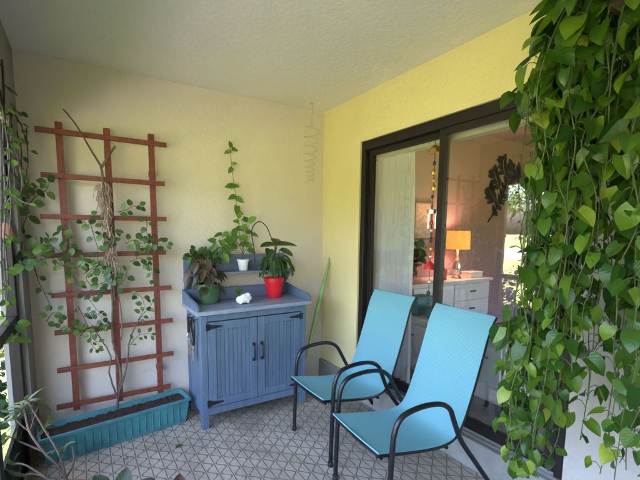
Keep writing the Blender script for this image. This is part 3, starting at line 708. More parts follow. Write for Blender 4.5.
# ------------------------------------------------------------------ blue potting cabinet
cb = thing('potting_cabinet', 'slate blue wooden potting cabinet with two doors and a shelf above', 'cabinet', (-.935, 0, 0))
X0, X1, F, B = -.455, .455, -.48, -.06
for sx in (X0, X1 - .05):
    for y in (F, B - .05): obj('leg', boxes((sx, sx + .05, y, y + .05, 0, .893)), 'blue', cb, bevel=.003)
for k, sx in enumerate((X0 + .008, X1 - .03)):
    bs = [(sx, sx + .022, F + .0515, B - .0515, .10, .888)] + [(sx - (.004 if k == 0 else -.022), sx + (.0 if k == 0 else .026), F + .055 + i * .053, F + .10 + i * .053, .105, .885) for i in range(6)]
    obj('side_panel', boxes(*bs), 'blue', cb, bevel=.002)
obj('back_panel', boxes((X0 + .051, X1 - .051, B - .03, B - .012, .10, .89)), 'blue', cb)
obj('front_rail', boxes((X0 + .0515, X1 - .0515, F + .004, F + .03, .838, .892)), 'blue', cb, bevel=.002)
obj('front_rail', boxes((X0 + .0515, X1 - .0515, F + .004, F + .03, .105, .16)), 'blue', cb, bevel=.002)
def cab_door(x0, x1, side):
    z0, z1 = .166, .832; st = .062
    o = obj('door', boxes((x0, x0 + st, F - .004, F + .018, z0, z1), (x1 - st, x1, F - .004, F + .018, z0, z1),
                      (x0 + st + .0005, x1 - st - .0005, F - .003, F + .017, z1 - st, z1 - .001), (x0 + st + .0005, x1 - st - .0005, F - .003, F + .017, z0 + .001, z0 + st)), 'blue', cb, bevel=.0025)
    nb = 8; w = (x1 - x0 - 2 * st) / nb
    obj('door_panel', boxes(*[(x0 + st + i * w + .002, x0 + st + (i + 1) * w - .002, F + .006, F + .012, z0 + st - .003, z1 - st + .003) for i in range(nb)],
                       (x0 + st, x1 - st, F + .0125, F + .016, z0 + st - .004, z1 - st + .004)), 'blue', o, bevel=.0015)
    hx = x1 - .032 if side < 0 else x0 + .032
    bm = BM(); zc = (z0 + z1) / 2 + .055
    tube(bm, [(hx, F - .004, zc - .06), (hx, F - .03, zc - .055), (hx, F - .032, zc), (hx, F - .03, zc + .055), (hx, F - .004, zc + .06)], .0075, 8, 3)
    box(bm, hx - .011, hx + .011, F - .009, F - .0045, zc - .075, zc - .05); box(bm, hx - .011, hx + .011, F - .009, F - .0045, zc + .05, zc + .075)
    obj('handle', bm, 'black', o)
    for hz_ in (z1 - .035, z0 + .035):
        bm = BM(); xa = x0 - .016 if side < 0 else x1 + .016; dx = -side
        pts = [(0, -.026), (.028, -.026), (.034, -.017), (.125, -.005), (.13, 0), (.125, .005), (.034, .017), (.028, .026), (0, .026)]
        fr = [bm.verts.new((xa + dx * a, F - .009, hz_ + b)) for a, b in pts]; bk = [bm.verts.new((xa + dx * a, F - .0045, hz_ + b)) for a, b in pts]
        bm.faces.new(fr); bm.faces.new(bk[::-1])
        for i in range(len(pts)): j = (i + 1) % len(pts); bm.faces.new((fr[i], bk[i], bk[j], fr[j]))
        bmesh.ops.recalc_face_normals(bm, faces=bm.faces)
        obj('hinge', bm, 'black', o, smooth=False)
cab_door(X0 + .053, -.003, -1); cab_door(.003, X1 - .053, 1)
tp = obj('countertop', boxes(*[(X0 - .035, X1 + .035, F - .035 + i * .1145, F - .035 + (i + 1) * .1145 - .002, .8945, .925) for i in range(4)]), 'bluetop', cb, bevel=.003)
def gallery(x):
    bm = BM(); prof = [(F - .03, .926), (F - .03, .965), (F + .02, .985), (F + .13, .995), (B - .005, 1.035), (B - .005, .926)]
    a = [bm.verts.new((x, y, z)) for y, z in prof]; b = [bm.verts.new((x + .02, y, z)) for y, z in prof]
    bm.faces.new(a); bm.faces.new(b[::-1])
    for i in range(len(prof)): j = (i + 1) % len(prof); bm.faces.new((a[i], b[i], b[j], a[j]))
    obj('side_guard', bm, 'blue', cb, bevel=.003)
gallery(X0 - .034); gallery(X1 + .014)
obj('back_guard', boxes((X0 - .012, X1 + .012, B - .028, B - .008, .926, 1.03)), 'bluedark', cb, bevel=.003)
for x in (X0 - .012, X1 - .045): obj('hutch_post', boxes((x, x + .057, B - .006, B + .022, .9265, 1.315)), 'blue', cb, bevel=.003)
obj('shelf', boxes((X0 - .02, X1 + .02, B - .16, B - .0065, 1.155, 1.175)), 'bluedark', cb, bevel=.003)
obj('shelf_back', boxes((X0 + .046, X1 - .046, B - .004, B + .014, 1.176, 1.312)), 'bluedark', cb, bevel=.003)
for x in (X0 - .010, X1 - .012):
    bm = BM(); prof = [(B - .008, 1.1545), (B - .14, 1.1545), (B - .12, 1.13), (B - .04, 1.05), (B - .008, 1.0315)]
    a = [bm.verts.new((x, y, z)) for y, z in prof]; b = [bm.verts.new((x + .022, y, z)) for y, z in prof]
    bm.faces.new(a); bm.faces.new(b[::-1])
    for i in range(len(prof)): j = (i + 1) % len(prof); bm.faces.new((a[i], b[i], b[j], a[j]))
    obj('bracket', bm, 'blue', cb, bevel=.002)
for y in (-.40, -.30, -.20):
    bm = BM(); xx = X0 + .004
    tube(bm, [(xx, y, .85), (xx - .03, y, .845), (xx - .035, y, .858)], .003, 6, 3); obj('tool_hook', bm, 'black', cb)

# tools on the cabinet's left side
gs = thing('garden_shears', 'black handled garden shears hanging on the left side of the cabinet', 'shears', (-1.421, -.375, .848))
bm = BM()
for s in (-1, 1): tube(bm, [(0, s * .006, -.20), (0, s * .022, -.16), (-.004, s * .040, -.09), (-.004, s * .036, -.03), (0, s * .014, .004)], .010, 8, 4)
obj('handles', bm, 'black', gs)
bm = BM(); box(bm, -.004, .004, -.014, .002, -.33, -.19); box(bm, -.0085, -.0045, -.001, .015, -.32, -.19); obj('blades', bm, 'silver', gs)
tw = thing('hand_trowel', 'steel hand trowel hanging behind the shears on the cabinet side', 'trowel', (-1.425, -.255, .845))
bm = BM(); tube(bm, [(0, 0, .0), (0, 0, -.05), (0, 0, -.13)], .012, 10, 3, .010); obj('handle', bm, 'black', tw)
bm = BM(); g = []
for i in range(9):
    t = i / 8; w = .042 * math.sin(PI * min(1, .15 + t * .62)) * (1 if t < .75 else (1 - t) / .25 * .97 + .03)
    g.append([bm.verts.new((-.012 * (1 - (s / 2) ** 2) + .004, s / 2 * w, -.17 - .17 * t)) for s in (-2, -1, 0, 1, 2)])
for a, b in zip(g, g[1:]):
    for k in range(4): bm.faces.new((a[k], a[k + 1], b[k + 1], b[k]))
tube(bm, [(0, 0, -.12), (-.012, 0, -.15), (-.008, 0, -.18)], .005, 6, 3)
o = obj('blade', bm, 'silver', tw)

# ------------------------------------------------------------------ plants on the cabinet
def pot(parent, prof, mat, soil_r, soil_z, seg=28):
    bm = BM(); lathe(bm, prof, seg=seg, cap=False); o = obj('pot', bm, mat, parent)
    bm = BM(); lathe(bm, [(.0005, .003), (prof[0][0], .003), (prof[0][0], 0)], seg=seg); 
    bm2 = BM(); lathe(bm2, [(.0005, soil_z + .004), (soil_r * .7, soil_z + .003), (soil_r, soil_z), (soil_r, soil_z - .01)], seg=20); obj('soil', bm2, 'soil', parent)
    bm.free()
# maroon plant in the green pot
p = (-1.240,-0.198,0.926)
mp = thing('potted_calathea', 'drooping maroon and green leaf plant in a dark green pot', 'plant', (p[0], p[1], .926))
pot(mp, [(.062, 0), (.075, .004), (.092, .09), (.090, .145), (.094, .150), (.094, .162), (.084, .162), (.083, .14)], 'greenpot', .084, .145)
lb, sb = BM(), BM()
for k in range(50):
    a = k * 2.4 + rnd(-.3, .3); d = V((math.cos(a), math.sin(a), 0)); R_ = rnd(.03, .115); h = rnd(.19, .40) - R_ * .5
    e = d * R_ + V((-.035, -.02, h))
    tube(sb, [(d.x * .02, d.y * .02, .14), d * R_ * .5 + V((0, 0, .1 + h * .6)), e], .0028, 5, 3)
    leaf(lb, e, d * rnd(.5, 1) + V((-.1, -.2, -rnd(.3, 1.0))), d * .6 + V((0, -.7, .6)), rnd(.085, .13), rnd(.042, .058), 'lance', 6, .3, rnd(.1, .45))
obj('foliage', lb, 'red', mp); obj('stems', sb, paint('pink_stem', (.45, .18, .16), .5, .2, 20), mp)
# grey pot on the shelf, bushy green
p = (-1.263,-0.130,1.259)
gp = thing('potted_ivy', 'small bushy green ivy in a grey pot on the left of the shelf', 'plant', (p[0], -.135, 1.1755))
pot(gp, pot_profile(.045, .058, .10), 'greypot', .05, .085)
lb, sb = BM(), BM()
for k in range(15):
    a = rnd(0, 2 * PI); d = V((math.cos(a), math.sin(a) * .45, 0)); L_ = rnd(.06, .17)
    pts = [(0, 0, .085), d * L_ * .4 + V((0, -.01, .085 + rnd(.03, .09))), d * L_ + V((0, -.02, .085 + rnd(-.03, .10)))]
    sprig(lb, sb, pts, .032, .06, .055, 'heart', r=.002, face=(0, -1, .5))
obj('foliage', lb, 'vine', gp); obj('stems', sb, 'stem', gp)
# climbing vine in the white pot
p = (-0.914,-0.130,1.247)
iv = thing('climbing_pothos', 'tall thin vine climbing the wall from a white pot on the shelf', 'plant', (p[0], -.135, 1.1755))
IV = V(iv.location)
pot(iv, pot_profile(.036, .048, .095), 'whitepot', .048, .09)
lb, sb = BM(), BM()
vp = [(0, .01, .09)] + [V(q) - IV for q in [(-0.875,-0.035,1.346),(-0.902,-0.035,1.453),(-0.910,-0.035,1.568),(-0.927,-0.035,1.681),(-0.934,-0.035,1.801),(-0.950,-0.035,1.920),(-0.967,-0.035,2.037),(-0.974,-0.035,2.154),(-0.982,-0.035,2.227)]]
tube(sb, vp, .0028, 6, 4, .0018)
for (q, d, L) in (((-0.978,-0.050,2.225), (-.2, -.1, .9), .055), ((-0.969,-0.050,2.210), (.95, -.1, -.05), .06), ((-0.987,-0.050,2.191), (-.9, -.1, -.35), .06),
                  ((-0.971,-0.050,2.085), (.75, -.2, .25), .05), ((-0.972,-0.050,2.051), (-.5, -.2, -.6), .06), ((-0.956,-0.050,1.901), (-.95, -.1, -.05), .085), ((-0.956,-0.050,1.901), (.9, -.15, .05), .055),
                  ((-0.948,-0.050,1.817), (-.8, -.2, -.3), .075), ((-0.940,-0.050,1.800), (.9, -.2, -.35), .085), ((-0.931,-0.050,1.732), (-.1, -.3, -.8), .085), ((-0.923,-0.050,1.680), (.9, -.2, -.3), .06),
                  ((-0.915,-0.050,1.594), (-.9, -.2, .2), .06), ((-0.916,-0.050,1.541), (.8, -.2, -.4), .06)):
    leaf(lb, V(q) - IV, d, (rnd(-.3, .3), -1, .55), L, L * .82, 'heart', 6, .15, .25, .1)
for pts in ([(-0.917,-0.140,1.317),(-0.978,-0.140,1.438),(-1.048,-0.140,1.506),(-1.101,-0.140,1.472),(-1.154,-0.140,1.406)], [(-0.924,-0.160,1.318),(-0.969,-0.160,1.405),(-1.039,-0.160,1.439),(-1.075,-0.160,1.372),(-1.110,-0.160,1.323)], [(-0.917,-0.140,1.317),(-0.906,-0.140,1.438),(-0.914,-0.140,1.558),(-0.940,-0.140,1.625)], [(-0.921,-0.150,1.318),(-0.873,-0.150,1.403),(-0.854,-0.150,1.507),(-0.881,-0.150,1.592)], [(-0.909,-0.120,1.316),(-1.008,-0.120,1.353),(-1.097,-0.120,1.321)]):
    sprig(lb, sb, [V(q) - IV for q in pts], .05, .075, .065, 'heart', r=.0022, face=(0, -1, .5), skip=1.2, notch=.1, rows=6)
for q in ((-1.077,-0.170,1.456), (-1.026,-0.170,1.406), (-1.099,-0.180,1.390), (-1.003,-0.160,1.489)):
    leaf(lb, V(q) - IV, (rnd(-.6, .6), -.3, -.6), (0, -1, .5), .085, .075, 'heart', 6, .1, .3, .1)
obj('foliage', lb, 'ivy', iv); obj('stems', sb, 'stem', iv)
# succulent in a white lumpy animal planter
p = (-1.006,-0.376,0.926)
su = thing('sheep_planter', 'tiny spiky succulent in a lumpy white animal-shaped planter', 'planter', (p[0], p[1] + .02, .926), .1)
bm = BM()
for (x, y, z, r, sx) in ((.012, 0, .042, .040, 1.25), (.040, -.004, .060, .028, 1), (-.03, 0, .036, .030, 1), (.056, -.006, .042, .020, 1), (.03, -.012, .030, .026, 1), (-.012, -.012, .030, .026, 1)):
    bmesh.ops.create_icosphere(bm, subdivisions=3, radius=r, matrix=Matrix.Translation((x, y, z)) @ Matrix.Diagonal((sx, .9, 1, 1)))
for x in (-.028, .036):
    for y in (-.018, .018): bmesh.ops.create_icosphere(bm, subdivisions=2, radius=.014, matrix=Matrix.Translation((x, y, .013)))
me = obj('body', bm, 'whitepot', su)
rm = me.modifiers.new('join', 'REMESH'); rm.mode = 'VOXEL'; rm.voxel_size = .0035; rm.use_smooth_shade = True
sm = me.modifiers.new('soft', 'SMOOTH'); sm.factor = .5; sm.iterations = 6
lb = BM()
for k in range(13):
    a = k * 2.4; d = V((math.cos(a) * .5, math.sin(a) * .5, rnd(.4, 1.3)))
    leaf(lb, (-.032, 0, .06 + k * .003), d, (0, -1, .3), rnd(.05, .08), .016, 'lance', 5, .3, .05)
tube(lb, [(-.032, 0, .05), (-.032, 0, .11)], .004, 6, 1)
obj('foliage', lb, 'fern', su)
# red pot
p = (-0.648,-0.199,0.926)
rp = thing('potted_fern', 'dark green fern with broad top leaves in a bright red pot', 'plant', (p[0], p[1], .926))
RPL = V(rp.location)
pot(rp, [(.058, 0), (.064, .003), (.084, .145), (.090, .147), (.092, .178), (.084, .178), (.082, .15)], 'redpot', .082, .155)
lb, sb, fb = BM(), BM(), BM()
for s in (-.03, .0, .025):
    tube(sb, [(s, rnd(-.01, .02), .14), (s * 1.2 + rnd(-.01, .01), .0, .24), (s * .8, 0, .33)], .005, 6, 3, .004)
for k in range(30):
    a = k * 2.4; d = V((math.cos(a), math.sin(a) * .75, 0)); R_ = rnd(.10, .22); zt = .33 + rnd(.0, .05)
    pts = [V((d.x * .02, d.y * .02, .26)), d * R_ * .5 + V((0, -.01, zt)), d * R_ * .85 + V((0, -.02, zt - .04)), d * R_ * 1.0 + V((0, -.02, zt - rnd(.08, .16)))]
    P = smooth_pts(pts, 6); tube(sb, pts, .002, 5, 3)
    for i in range(5, len(P)):
        t = (P[i] - P[i - 1]).normalized(); sd_ = t.cross(V((0, 0, 1))).normalized()
        for s in (-1, 1): leaf(fb, P[i], sd_ * s + t * .6 + V((0, 0, -.35)), (0, -.4, 1), .05 * (1.1 - i / len(P) * .6), .012, 'lance', 4, .2, .3)
for (q, d, n, L, W) in (((-0.849,-0.661,1.411), (-.85, -.3, .06), (.1, -.35, .9), .17, .085), ((-0.862,-0.653,1.411), (.9, -.25, .08), (0, -.35, .9), .18, .09), ((-0.845,-0.702,1.383), (.5, -.7, -.3), (0, -.5, .8), .12, .07),
                        ((-0.905,-0.655,1.382), (-.4, -.7, -.3), (0, -.5, .8), .12, .07), ((-0.846,-0.638,1.418), (.2, .5, .3), (0, -.5, .8), .12, .08)):
    leaf(lb, V(q) - RPL, d, n, L, W, 'round', 6, .25, .15)
    tube(sb, [(0, 0, .30), (V(q) - RPL) * .98], .003, 5, 1)
obj('broad_leaves', lb, 'darkleaf', rp); obj('fronds', fb, 'fern', rp); obj('stems', sb, 'stem', rp)
# crook of wire standing behind the red pot
bm = BM(); tube(bm, [(-0.814,-0.160,1.245),(-0.822,-0.160,1.368),(-0.840,-0.160,1.455),(-0.839,-0.160,1.533),(-0.801,-0.160,1.585),(-0.754,-0.160,1.595),(-0.706,-0.160,1.561),(-0.677,-0.160,1.508),(-0.647,-0.160,1.437)], .0045, 7, 5)
o = obj('wire_hook', bm, 'wire'); tag(o, 'curved dark wire crook standing on the shelf behind the red pot', 'hook')

# pale green pole leaning in the corner
gpz = [V(q) for q in ((0.075,-0.100,1.422), (-0.323,-0.280,0.453))]
top, low = gpz; dirv = (low - top).normalized(); foot = top + dirv * ((top.z - .012) / -dirv.z)
pole = thing('garden_pole', 'slim pale green sheathed pole leaning in the corner right of the cabinet', 'pole', foot)
bm = BM(); axis = top - foot; Lg = axis.length
rot = axis.to_track_quat('Z', 'Y').to_matrix().to_4x4()
lathe(bm, [(.010, 0), (.010, Lg * .28), (.014, Lg * .34), (.019, Lg * .48), (.018, Lg * .66), (.012, Lg * .84), (.008, Lg * .96)], seg=10, M=rot); obj('sheath', bm, 'greenpole', pole)
bm = BM(); lathe(bm, [(.011, Lg * .962), (.014, Lg * .975), (.012, Lg * 1.0), (.004, Lg * 1.02)], seg=12, M=rot); obj('tip', bm, 'whitepot', pole)

# coil hanging from the ceiling in the corner
cs = thing('wire_spiral', 'thin wire spiral hanging from the ceiling in the corner', 'ornament', (-0.238,-0.160,2.673))
CSL = V(cs.location)
bm = BM(); pts = []
N = 190; z = H - CSL.z - .002
pts = [V((0, 0, z)), V((.004, 0, z - .06)), V((-.003, 0, z - .15))]
for i in range(N):
    t = i / (N - 1); a = 2 * PI * 9.5 * t; r = .075 - .048 * t
    if t < .06: r *= t / .06
    pts.append(V((r * math.cos(a) - .02 * math.sin(t * 3), r * math.sin(a), z - .17 - .52 * (1 - (1 - t) ** 1.7))))
tube(bm, pts, .0025, 5, 2); obj('coil', bm, 'spiral', cs)
bm = BM(); lathe(bm, [(.012, z - .006), (.012, z), ], seg=10); obj('ceiling_hook', bm, 'spiral', cs)

# wind chime before the glass
wc = thing('wind_chime', 'string of brass bells and red beads hanging before the glass door', 'wind chime', (0.077,-1.310,2.094))
WC = V(wc.location)
def wz(v): return (V((0.071,-1.306,2.093)).z - 0) * 0 + (150 - v) / 141.0
bm = BM(); tube(bm, [(0, 0, .23), (.002, 0, -.4), (0, 0, wz(310))], .0022, 5, 3); obj('cord', bm, 'wire', wc)
bm = BM(); lathe(bm, [(.045, wz(153)), (.042, wz(150)), (.022, wz(146.5)), (.006, wz(145))], seg=18); obj('bell_cup', bm, 'gold', wc)
for v, r, m in ((163, .016, 'wire'), (172, .022, 'gold'), (180, .015, 'gold'), (187, .026, 'gold'), (196, .014, 'wire'), (222, .02, 'redbead'), (230, .016, 'silver'), (240, .02, 'wire'), (249, .018, 'gold'), (257, .015, 'silver'), (283, .016, 'silver'), (295, .020, 'wire'), (308, .018, 'wire')):
    bm = BM(); r *= .72; lathe(bm, [(.003, wz(v) - r * 1.4), (r * .75, wz(v) - r), (r, wz(v)), (r * .7, wz(v) + r * .9), (.003, wz(v) + r * 1.3)], seg=14, c=(rnd(-.006, .006), 0, 0)); obj('bead', bm, m, wc)
bm = BM(); lathe(bm, [(.038, wz(213)), (.040, wz(211)), (.038, wz(209)), (.004, wz(208))], seg=18); obj('disc', bm, 'silver', wc)
bm = BM(); lathe(bm, [(.044, wz(270)), (.040, wz(266)), (.018, wz(263)), (.005, wz(261))], seg=18); obj('bell_cup', bm, 'redbead', wc)
for k in range(4):
    a = k * PI / 2; bm = BM(); tube(bm, [(.034 * math.cos(a), .034 * math.sin(a), wz(213)), (.034 * math.cos(a), .034 * math.sin(a), wz(228))], .004, 6, 1); obj('tube', bm, 'silver', wc)

# ------------------------------------------------------------------ sling chairs
def make_chair(label):
    t = thing('patio_chair', label, 'chair', group='blue sling patio chairs')
    hw = .208
    rail = [(0, .432), (.03, .428), (.12, .412), (.24, .392), (.36, .377), (.44, .376), (.50, .388), (.54, .42), (.58, .485), (.64, .64), (.695, .81), (.733, .935), (.765, 1.005), (.792, 1.04)]
    rp_ = smooth_pts([V((x, 0, z)) for x, z in rail], 5)
    for s in (-1, 1):
        bm = BM(); tube(bm, [(p.x, s * hw, p.z) for p in rp_], .0125, 10, 1); obj('side_rail', bm, 'chairframe', t)
        bm = BM(); q = .250
        tube(bm, [(.045, s * q, 0.012), (.052, s * q, .25), (.060, s * q, .47), (.070, s * q, .555), (.098, s * q, .612), (.150, s * q, .640), (.26, s * q, .652), (.36, s * q, .640), (.425, s * q, .602),
                  (.465, s * q * .97, .535), (.515, s * q * .93, .44), (.565, s * q * .92, .36), (.66, s * q * .95, .235), (.83, s * q * 1.0, .012)], .0138, 10, 5)
        lo_ = obj('leg_frame', bm, 'chairframe', t)
        for (x, z) in ((.045, 0), (.836, 0)):
            bm = BM(); lathe(bm, [(.016, 0), (.0175, .004), (.0175, .028), (.0155, .034)], c=(x, s * q, z), seg=14); obj('foot_cap', bm, 'rubber', lo_)
        for (x, z, x2) in ((.058, .40, .075), ):
            bm = BM(); tube(bm, [(x, s * (q - .006), z), (x2, s * (hw + .004), z + .012)], .010, 8, 1); obj('rail_bracket', bm, 'chairframe', lo_)
    for (x, z) in ((.03, .412), (.47, .352), (.772, .985)):
        bm = BM(); tube(bm, [(x, -hw, z), (x, 0, z - (.012 if z < 1 else -.004)), (x, hw, z)], .010, 8, 3); obj('crossbar', bm, 'chairframe', t)
    # sling: a woven sheet with a little sag between the rails
    bm = BM(); rows = []
    n = 14
    for i, p in enumerate(rp_):
        a = rp_[max(i - 1, 0)]; b = rp_[min(i + 1, len(rp_) - 1)]; tg = (b - a).normalized(); nn = V((-tg.z, 0, tg.x))
        e = min(1, i / 6, (len(rp_) - 1 - i) / 6) * .7 + .3
        rows.append([(p + nn * (.0125 - .016 * e * math.cos(PI * (k / n - .5))) + V((0, -hw - .011 + 2 * (hw + .011) * k / n, 0)), nn) for k in range(n + 1)])
    up = [[bm.verts.new(p + nn * .0022) for p, nn in r] for r in rows]; dn = [[bm.verts.new(p - nn * .0012) for p, nn in r] for r in rows]
    for A, fl in ((up, 0), (dn, 1)):
        for a, b in zip(A, A[1:]):
            for k in range(n):
                f = (a[k], a[k + 1], b[k + 1], b[k]); bm.faces.new(f[::-1] if fl else f)
    for i in range(len(up) - 1):
        for k in (0, n): bm.faces.new((up[i][k], up[i + 1][k], dn[i + 1][k], dn[i][k]))
    for i in (0, len(up) - 1):
        for k in range(n): bm.faces.new((up[i][k], up[i][k + 1], dn[i][k + 1], dn[i][k]))
    bmesh.ops.recalc_face_normals(bm, faces=bm.faces)
    sl_ = obj('sling', bm, 'sling', t, angle=60)
    for r in (rows[1], rows[-2]):     # turned and stitched hems
        bm = BM(); tube(bm, [p + nn * .0035 for p, nn in r], .0042, 8, 1); obj('hem', bm, 'sling', sl_)
    return t
c0 = make_chair('pale blue sling chair next to the cabinet, the farther of the two')
c0.location = (-.838, -1.075, 0.001); c0.rotation_euler = (0, 0, math.radians(-1.5))
c1 = dup(c0, (-.915, -1.692, .001), math.radians(-5.2), 'pale blue sling chair nearer the camera, beside the hanging vines')

# ------------------------------------------------------------------ big hanging pothos at right
hb = thing('hanging_pothos', 'large trailing pothos hanging in a curtain of green leaves at right', 'plant', (-.50, -2.62, 2.46))
HB = V(hb.location)
bm = BM(); lathe(bm, [(.085, -.20), (.10, -.196), (.135, -.06), (.140, -.05), (.140, -.04), (.128, -.04), (.125, -.06)], seg=28); obj('hanging_pot', bm, 'basket', hb)
bm = BM(); lathe(bm, [(.0005, -.068), (.125, -.07), (.125, -.09)], seg=20); obj('soil', bm, 'soil', hb)
bm = BM()
for k in range(3):
    a = 2 * PI * k / 3; tube(bm, [(.132 * math.cos(a), .132 * math.sin(a), -.05), (0, 0, .14)], .002, 5, 1)
tube(bm, [(0, 0, .14), (0, 0, H - 2.461)], .003, 6, 1)
obj('hanger', bm, 'wire', hb)
sb, lb = BM(), BM()
STR = [(-0.506,-2.312,0.389),(-0.407,-2.261,0.692),(-0.516,-2.353,0.568),(-0.589,-2.408,0.533),(-0.400,-2.321,0.621),(-0.606,-2.466,0.548),(-0.418,-2.381,0.792),(-0.486,-2.450,0.681),(-0.533,-2.481,0.942),(-0.258,-2.369,1.079),(-0.558,-2.529,0.995),(-0.387,-2.510,0.665),(-0.420,-2.536,0.856),(-0.201,-2.459,1.003),(-0.511,-2.628,0.630),(-0.317,-2.568,0.718),(-0.569,-2.688,0.627),(-0.362,-2.620,0.836),(-0.453,-2.683,0.658),(-0.228,-2.626,0.678),(-0.541,-2.752,0.622),(-0.306,-2.685,0.771),(-0.390,-2.747,0.636),(-0.231,-2.743,0.494),(-0.347,-2.780,0.755),(-0.231,-2.807,0.537),(-0.513,-2.360,1.237),(-0.346,-2.345,1.395),(-0.469,-2.499,1.448),(-0.461,-2.588,1.343),(-0.444,-2.653,1.278),(-0.449,-2.300,1.088),(-0.519,-2.384,1.562),(-0.531,-2.555,1.627),(-0.373,-2.403,1.726),(-0.378,-2.571,1.670),(-0.396,-2.253,1.868),(-0.391,-2.666,1.418),(-0.345,-2.186,2.069),(-0.364,-2.221,2.073),(-0.395,-2.259,2.000),(-0.391,-2.276,2.069),(-0.384,-2.154,2.140),(-0.425,-2.198,2.152),(-0.416,-2.343,0.560),(-0.516,-2.324,0.608),(-0.514,-2.358,0.716),(-0.540,-2.418,0.853),(-0.456,-2.429,0.617),(-0.563,-2.331,0.524),(-0.538,-2.376,0.469),(-0.589,-2.327,0.609),(-0.646,-2.392,0.570),(-0.534,-2.399,0.581),(-0.530,-2.459,0.587),(-0.422,-2.380,0.609),(-0.516,-2.271,0.653),(-0.383,-2.258,0.999),(-0.489,-2.300,0.913),(-0.412,-2.296,0.756),(-0.569,-2.350,1.240),(-0.472,-2.343,1.013),(-0.347,-2.298,1.212),(-0.587,-2.461,1.026),(-0.402,-2.397,1.104),(-0.512,-2.475,1.255),(-0.283,-2.422,1.095),(-0.488,-2.542,1.033),(-0.323,-2.501,1.202),(-0.222,-2.509,1.064),(-0.357,-2.577,1.180),(-0.175,-2.570,0.987),(-0.373,-2.665,0.975),(-0.181,-2.624,1.087),(-0.222,-2.686,0.789),(-0.489,-2.340,0.608),(-0.330,-2.284,0.683),(-0.395,-2.333,1.439),(-0.473,-2.332,1.805),(-0.341,-2.336,1.481),(-0.536,-2.439,1.598),(-0.357,-2.397,1.483),(-0.370,-2.457,1.681),(-0.318,-2.516,1.640),(-0.284,-2.570,1.563),(-0.375,-2.224,2.003),(-0.413,-2.285,0.655),(-0.293,-2.628,1.261),(-0.521,-2.353,0.894),(-0.346,-2.430,0.750),(-0.197,-2.541,1.025)]
for si, b in enumerate(STR):
    b = V(b) - HB
    rr = V((b.x, b.y, 0)); R_ = max(rr.length, .01); ud = rr / R_
    zt = -.20 - .22 * max(0, R_ - .16) + rnd(-.04, .02) - .35 * max(0, R_ - .30)
    pts = [ud * .06 + V((0, 0, -.07)), ud * min(.12, R_ * .8) + V((0, 0, .0 - .02)), ud * (R_ * .72) + V((0, 0, zt + .09)), ud * (R_ * .96) + V((0, 0, zt - .07))]
    z = zt - .25
    while z > b.z + .1:
        pts.append(V((b.x + rnd(-.032, .032), b.y + rnd(-.032, .032), z))); z -= rnd(.14, .24)
    pts.append(V((b.x, b.y, b.z)))
    tube(sb, pts, .0030, 6, 4, .0018)
    P = smooth_pts(pts, 10); d = 0; nx = .10; side = rnd(0, 6.3)
    for a, c in zip(P, P[1:]):
        d += (c - a).length
        if d < nx: continue
        nx = d + rnd(.038, .074); side += rnd(1.6, 2.9)
        t = (c - a).normalized()
        out = V((math.cos(side), math.sin(side), 0))
        out = (out + ud * .25).normalized()
        pe = c + out * rnd(.02, .05) + V((0, 0, rnd(-.01, .025)))
        tube(sb, [c, (c + pe) / 2 + V((0, 0, .012)), pe], .0016, 4, 2)
        if b.y > .22 and -1.28 < c.z < -.42 and (out.y - .6 * out.x > .0 or (c.z < -.62 and random.random() < .3)): continue
        L = rnd(.050, .096) * (1 - .3 * max(0, (d - 1.0) / 1.2))
        dr_ = V((out.x * rnd(.1, 1.0), out.y * rnd(.1, 1.0), -rnd(.25, 1.1)))
        nm = out * rnd(.3, 1.0) + V((-.45, -.2, rnd(.1, 1.2))) + V((rnd(-.8, .8), rnd(-.8, .8), 0))
        leaf(lb, pe, dr_, nm, L, L * rnd(.78, 1.02), 'heart', 8, rnd(.05, .5), rnd(-.05, .55), .13)
for k in range(150):     # the mound of leaves over the rim of the pot
    a = rnd(0, 2 * PI); r_ = rnd(.10, .26); o_ = V((math.cos(a), math.sin(a), 0))
    p = o_ * r_ + V((0, 0, .05 - 1.1 * max(0, r_ - .10) + rnd(-.10, .06)))
    tube(sb, [o_ * .08 + V((0, 0, -.06)), p * .8 + V((0, 0, .05)), p], .0018, 4, 2)
    L = rnd(.07, .12)
    leaf(lb, p, (o_.x * rnd(.3, 1), o_.y * rnd(.3, 1), -rnd(.2, 1)), o_ * rnd(.4, 1) + V((rnd(-.6, .3), rnd(-.5, .3), rnd(.3, 1))), L, L * rnd(.78, 1.02), 'heart', 8, rnd(.05, .5), rnd(0, .5), .13)
obj('vines', sb, 'stem', hb); obj('foliage', lb, 'pothos', hb)

# ------------------------------------------------------------------ trees and hedge beyond the lawn
def make_tree(seed, h, cr):
    random.seed(seed)
    tb, lb = BM(), BM()
    tube(tb, [(0, 0, -.1), (.1, .05, h * .25), (-.05, .1, h * .5), (.05, 0, h * .8)], h * .028, 9, 5, h * .008)
    cents = []
    for k in range(11):
        a = k * 2.4; r = cr * rnd(.35, .8); z = h * rnd(.42, .95)
        c = V((math.cos(a) * r, math.sin(a) * r, z)); cents.append((c, cr * rnd(.28, .5)))
        tube(tb, [(0, .05, h * rnd(.25, .5)), c * .5 + V((0, 0, h * .22)), c], h * .010, 6, 3, h * .003)
    cents.append((V((0, 0, h * .9)), cr * .5))
    for c, r in cents:
        for k in range(230):
            u = V((rnd(-1, 1), rnd(-1, 1), rnd(-1, 1)))
            if u.length > 1: continue
            p = c + u * r * (1 if u.length > .5 else 1.2); p.z = c.z + u.z * r * .75
            leaf(lb, p, (rnd(-1, 1), rnd(-1, 1), rnd(-1, .4)), u + V((0, 0, .5)), rnd(.3, .55), rnd(.2, .34), 'round', 3, .1, .2)
    return tb, lb
protos = []
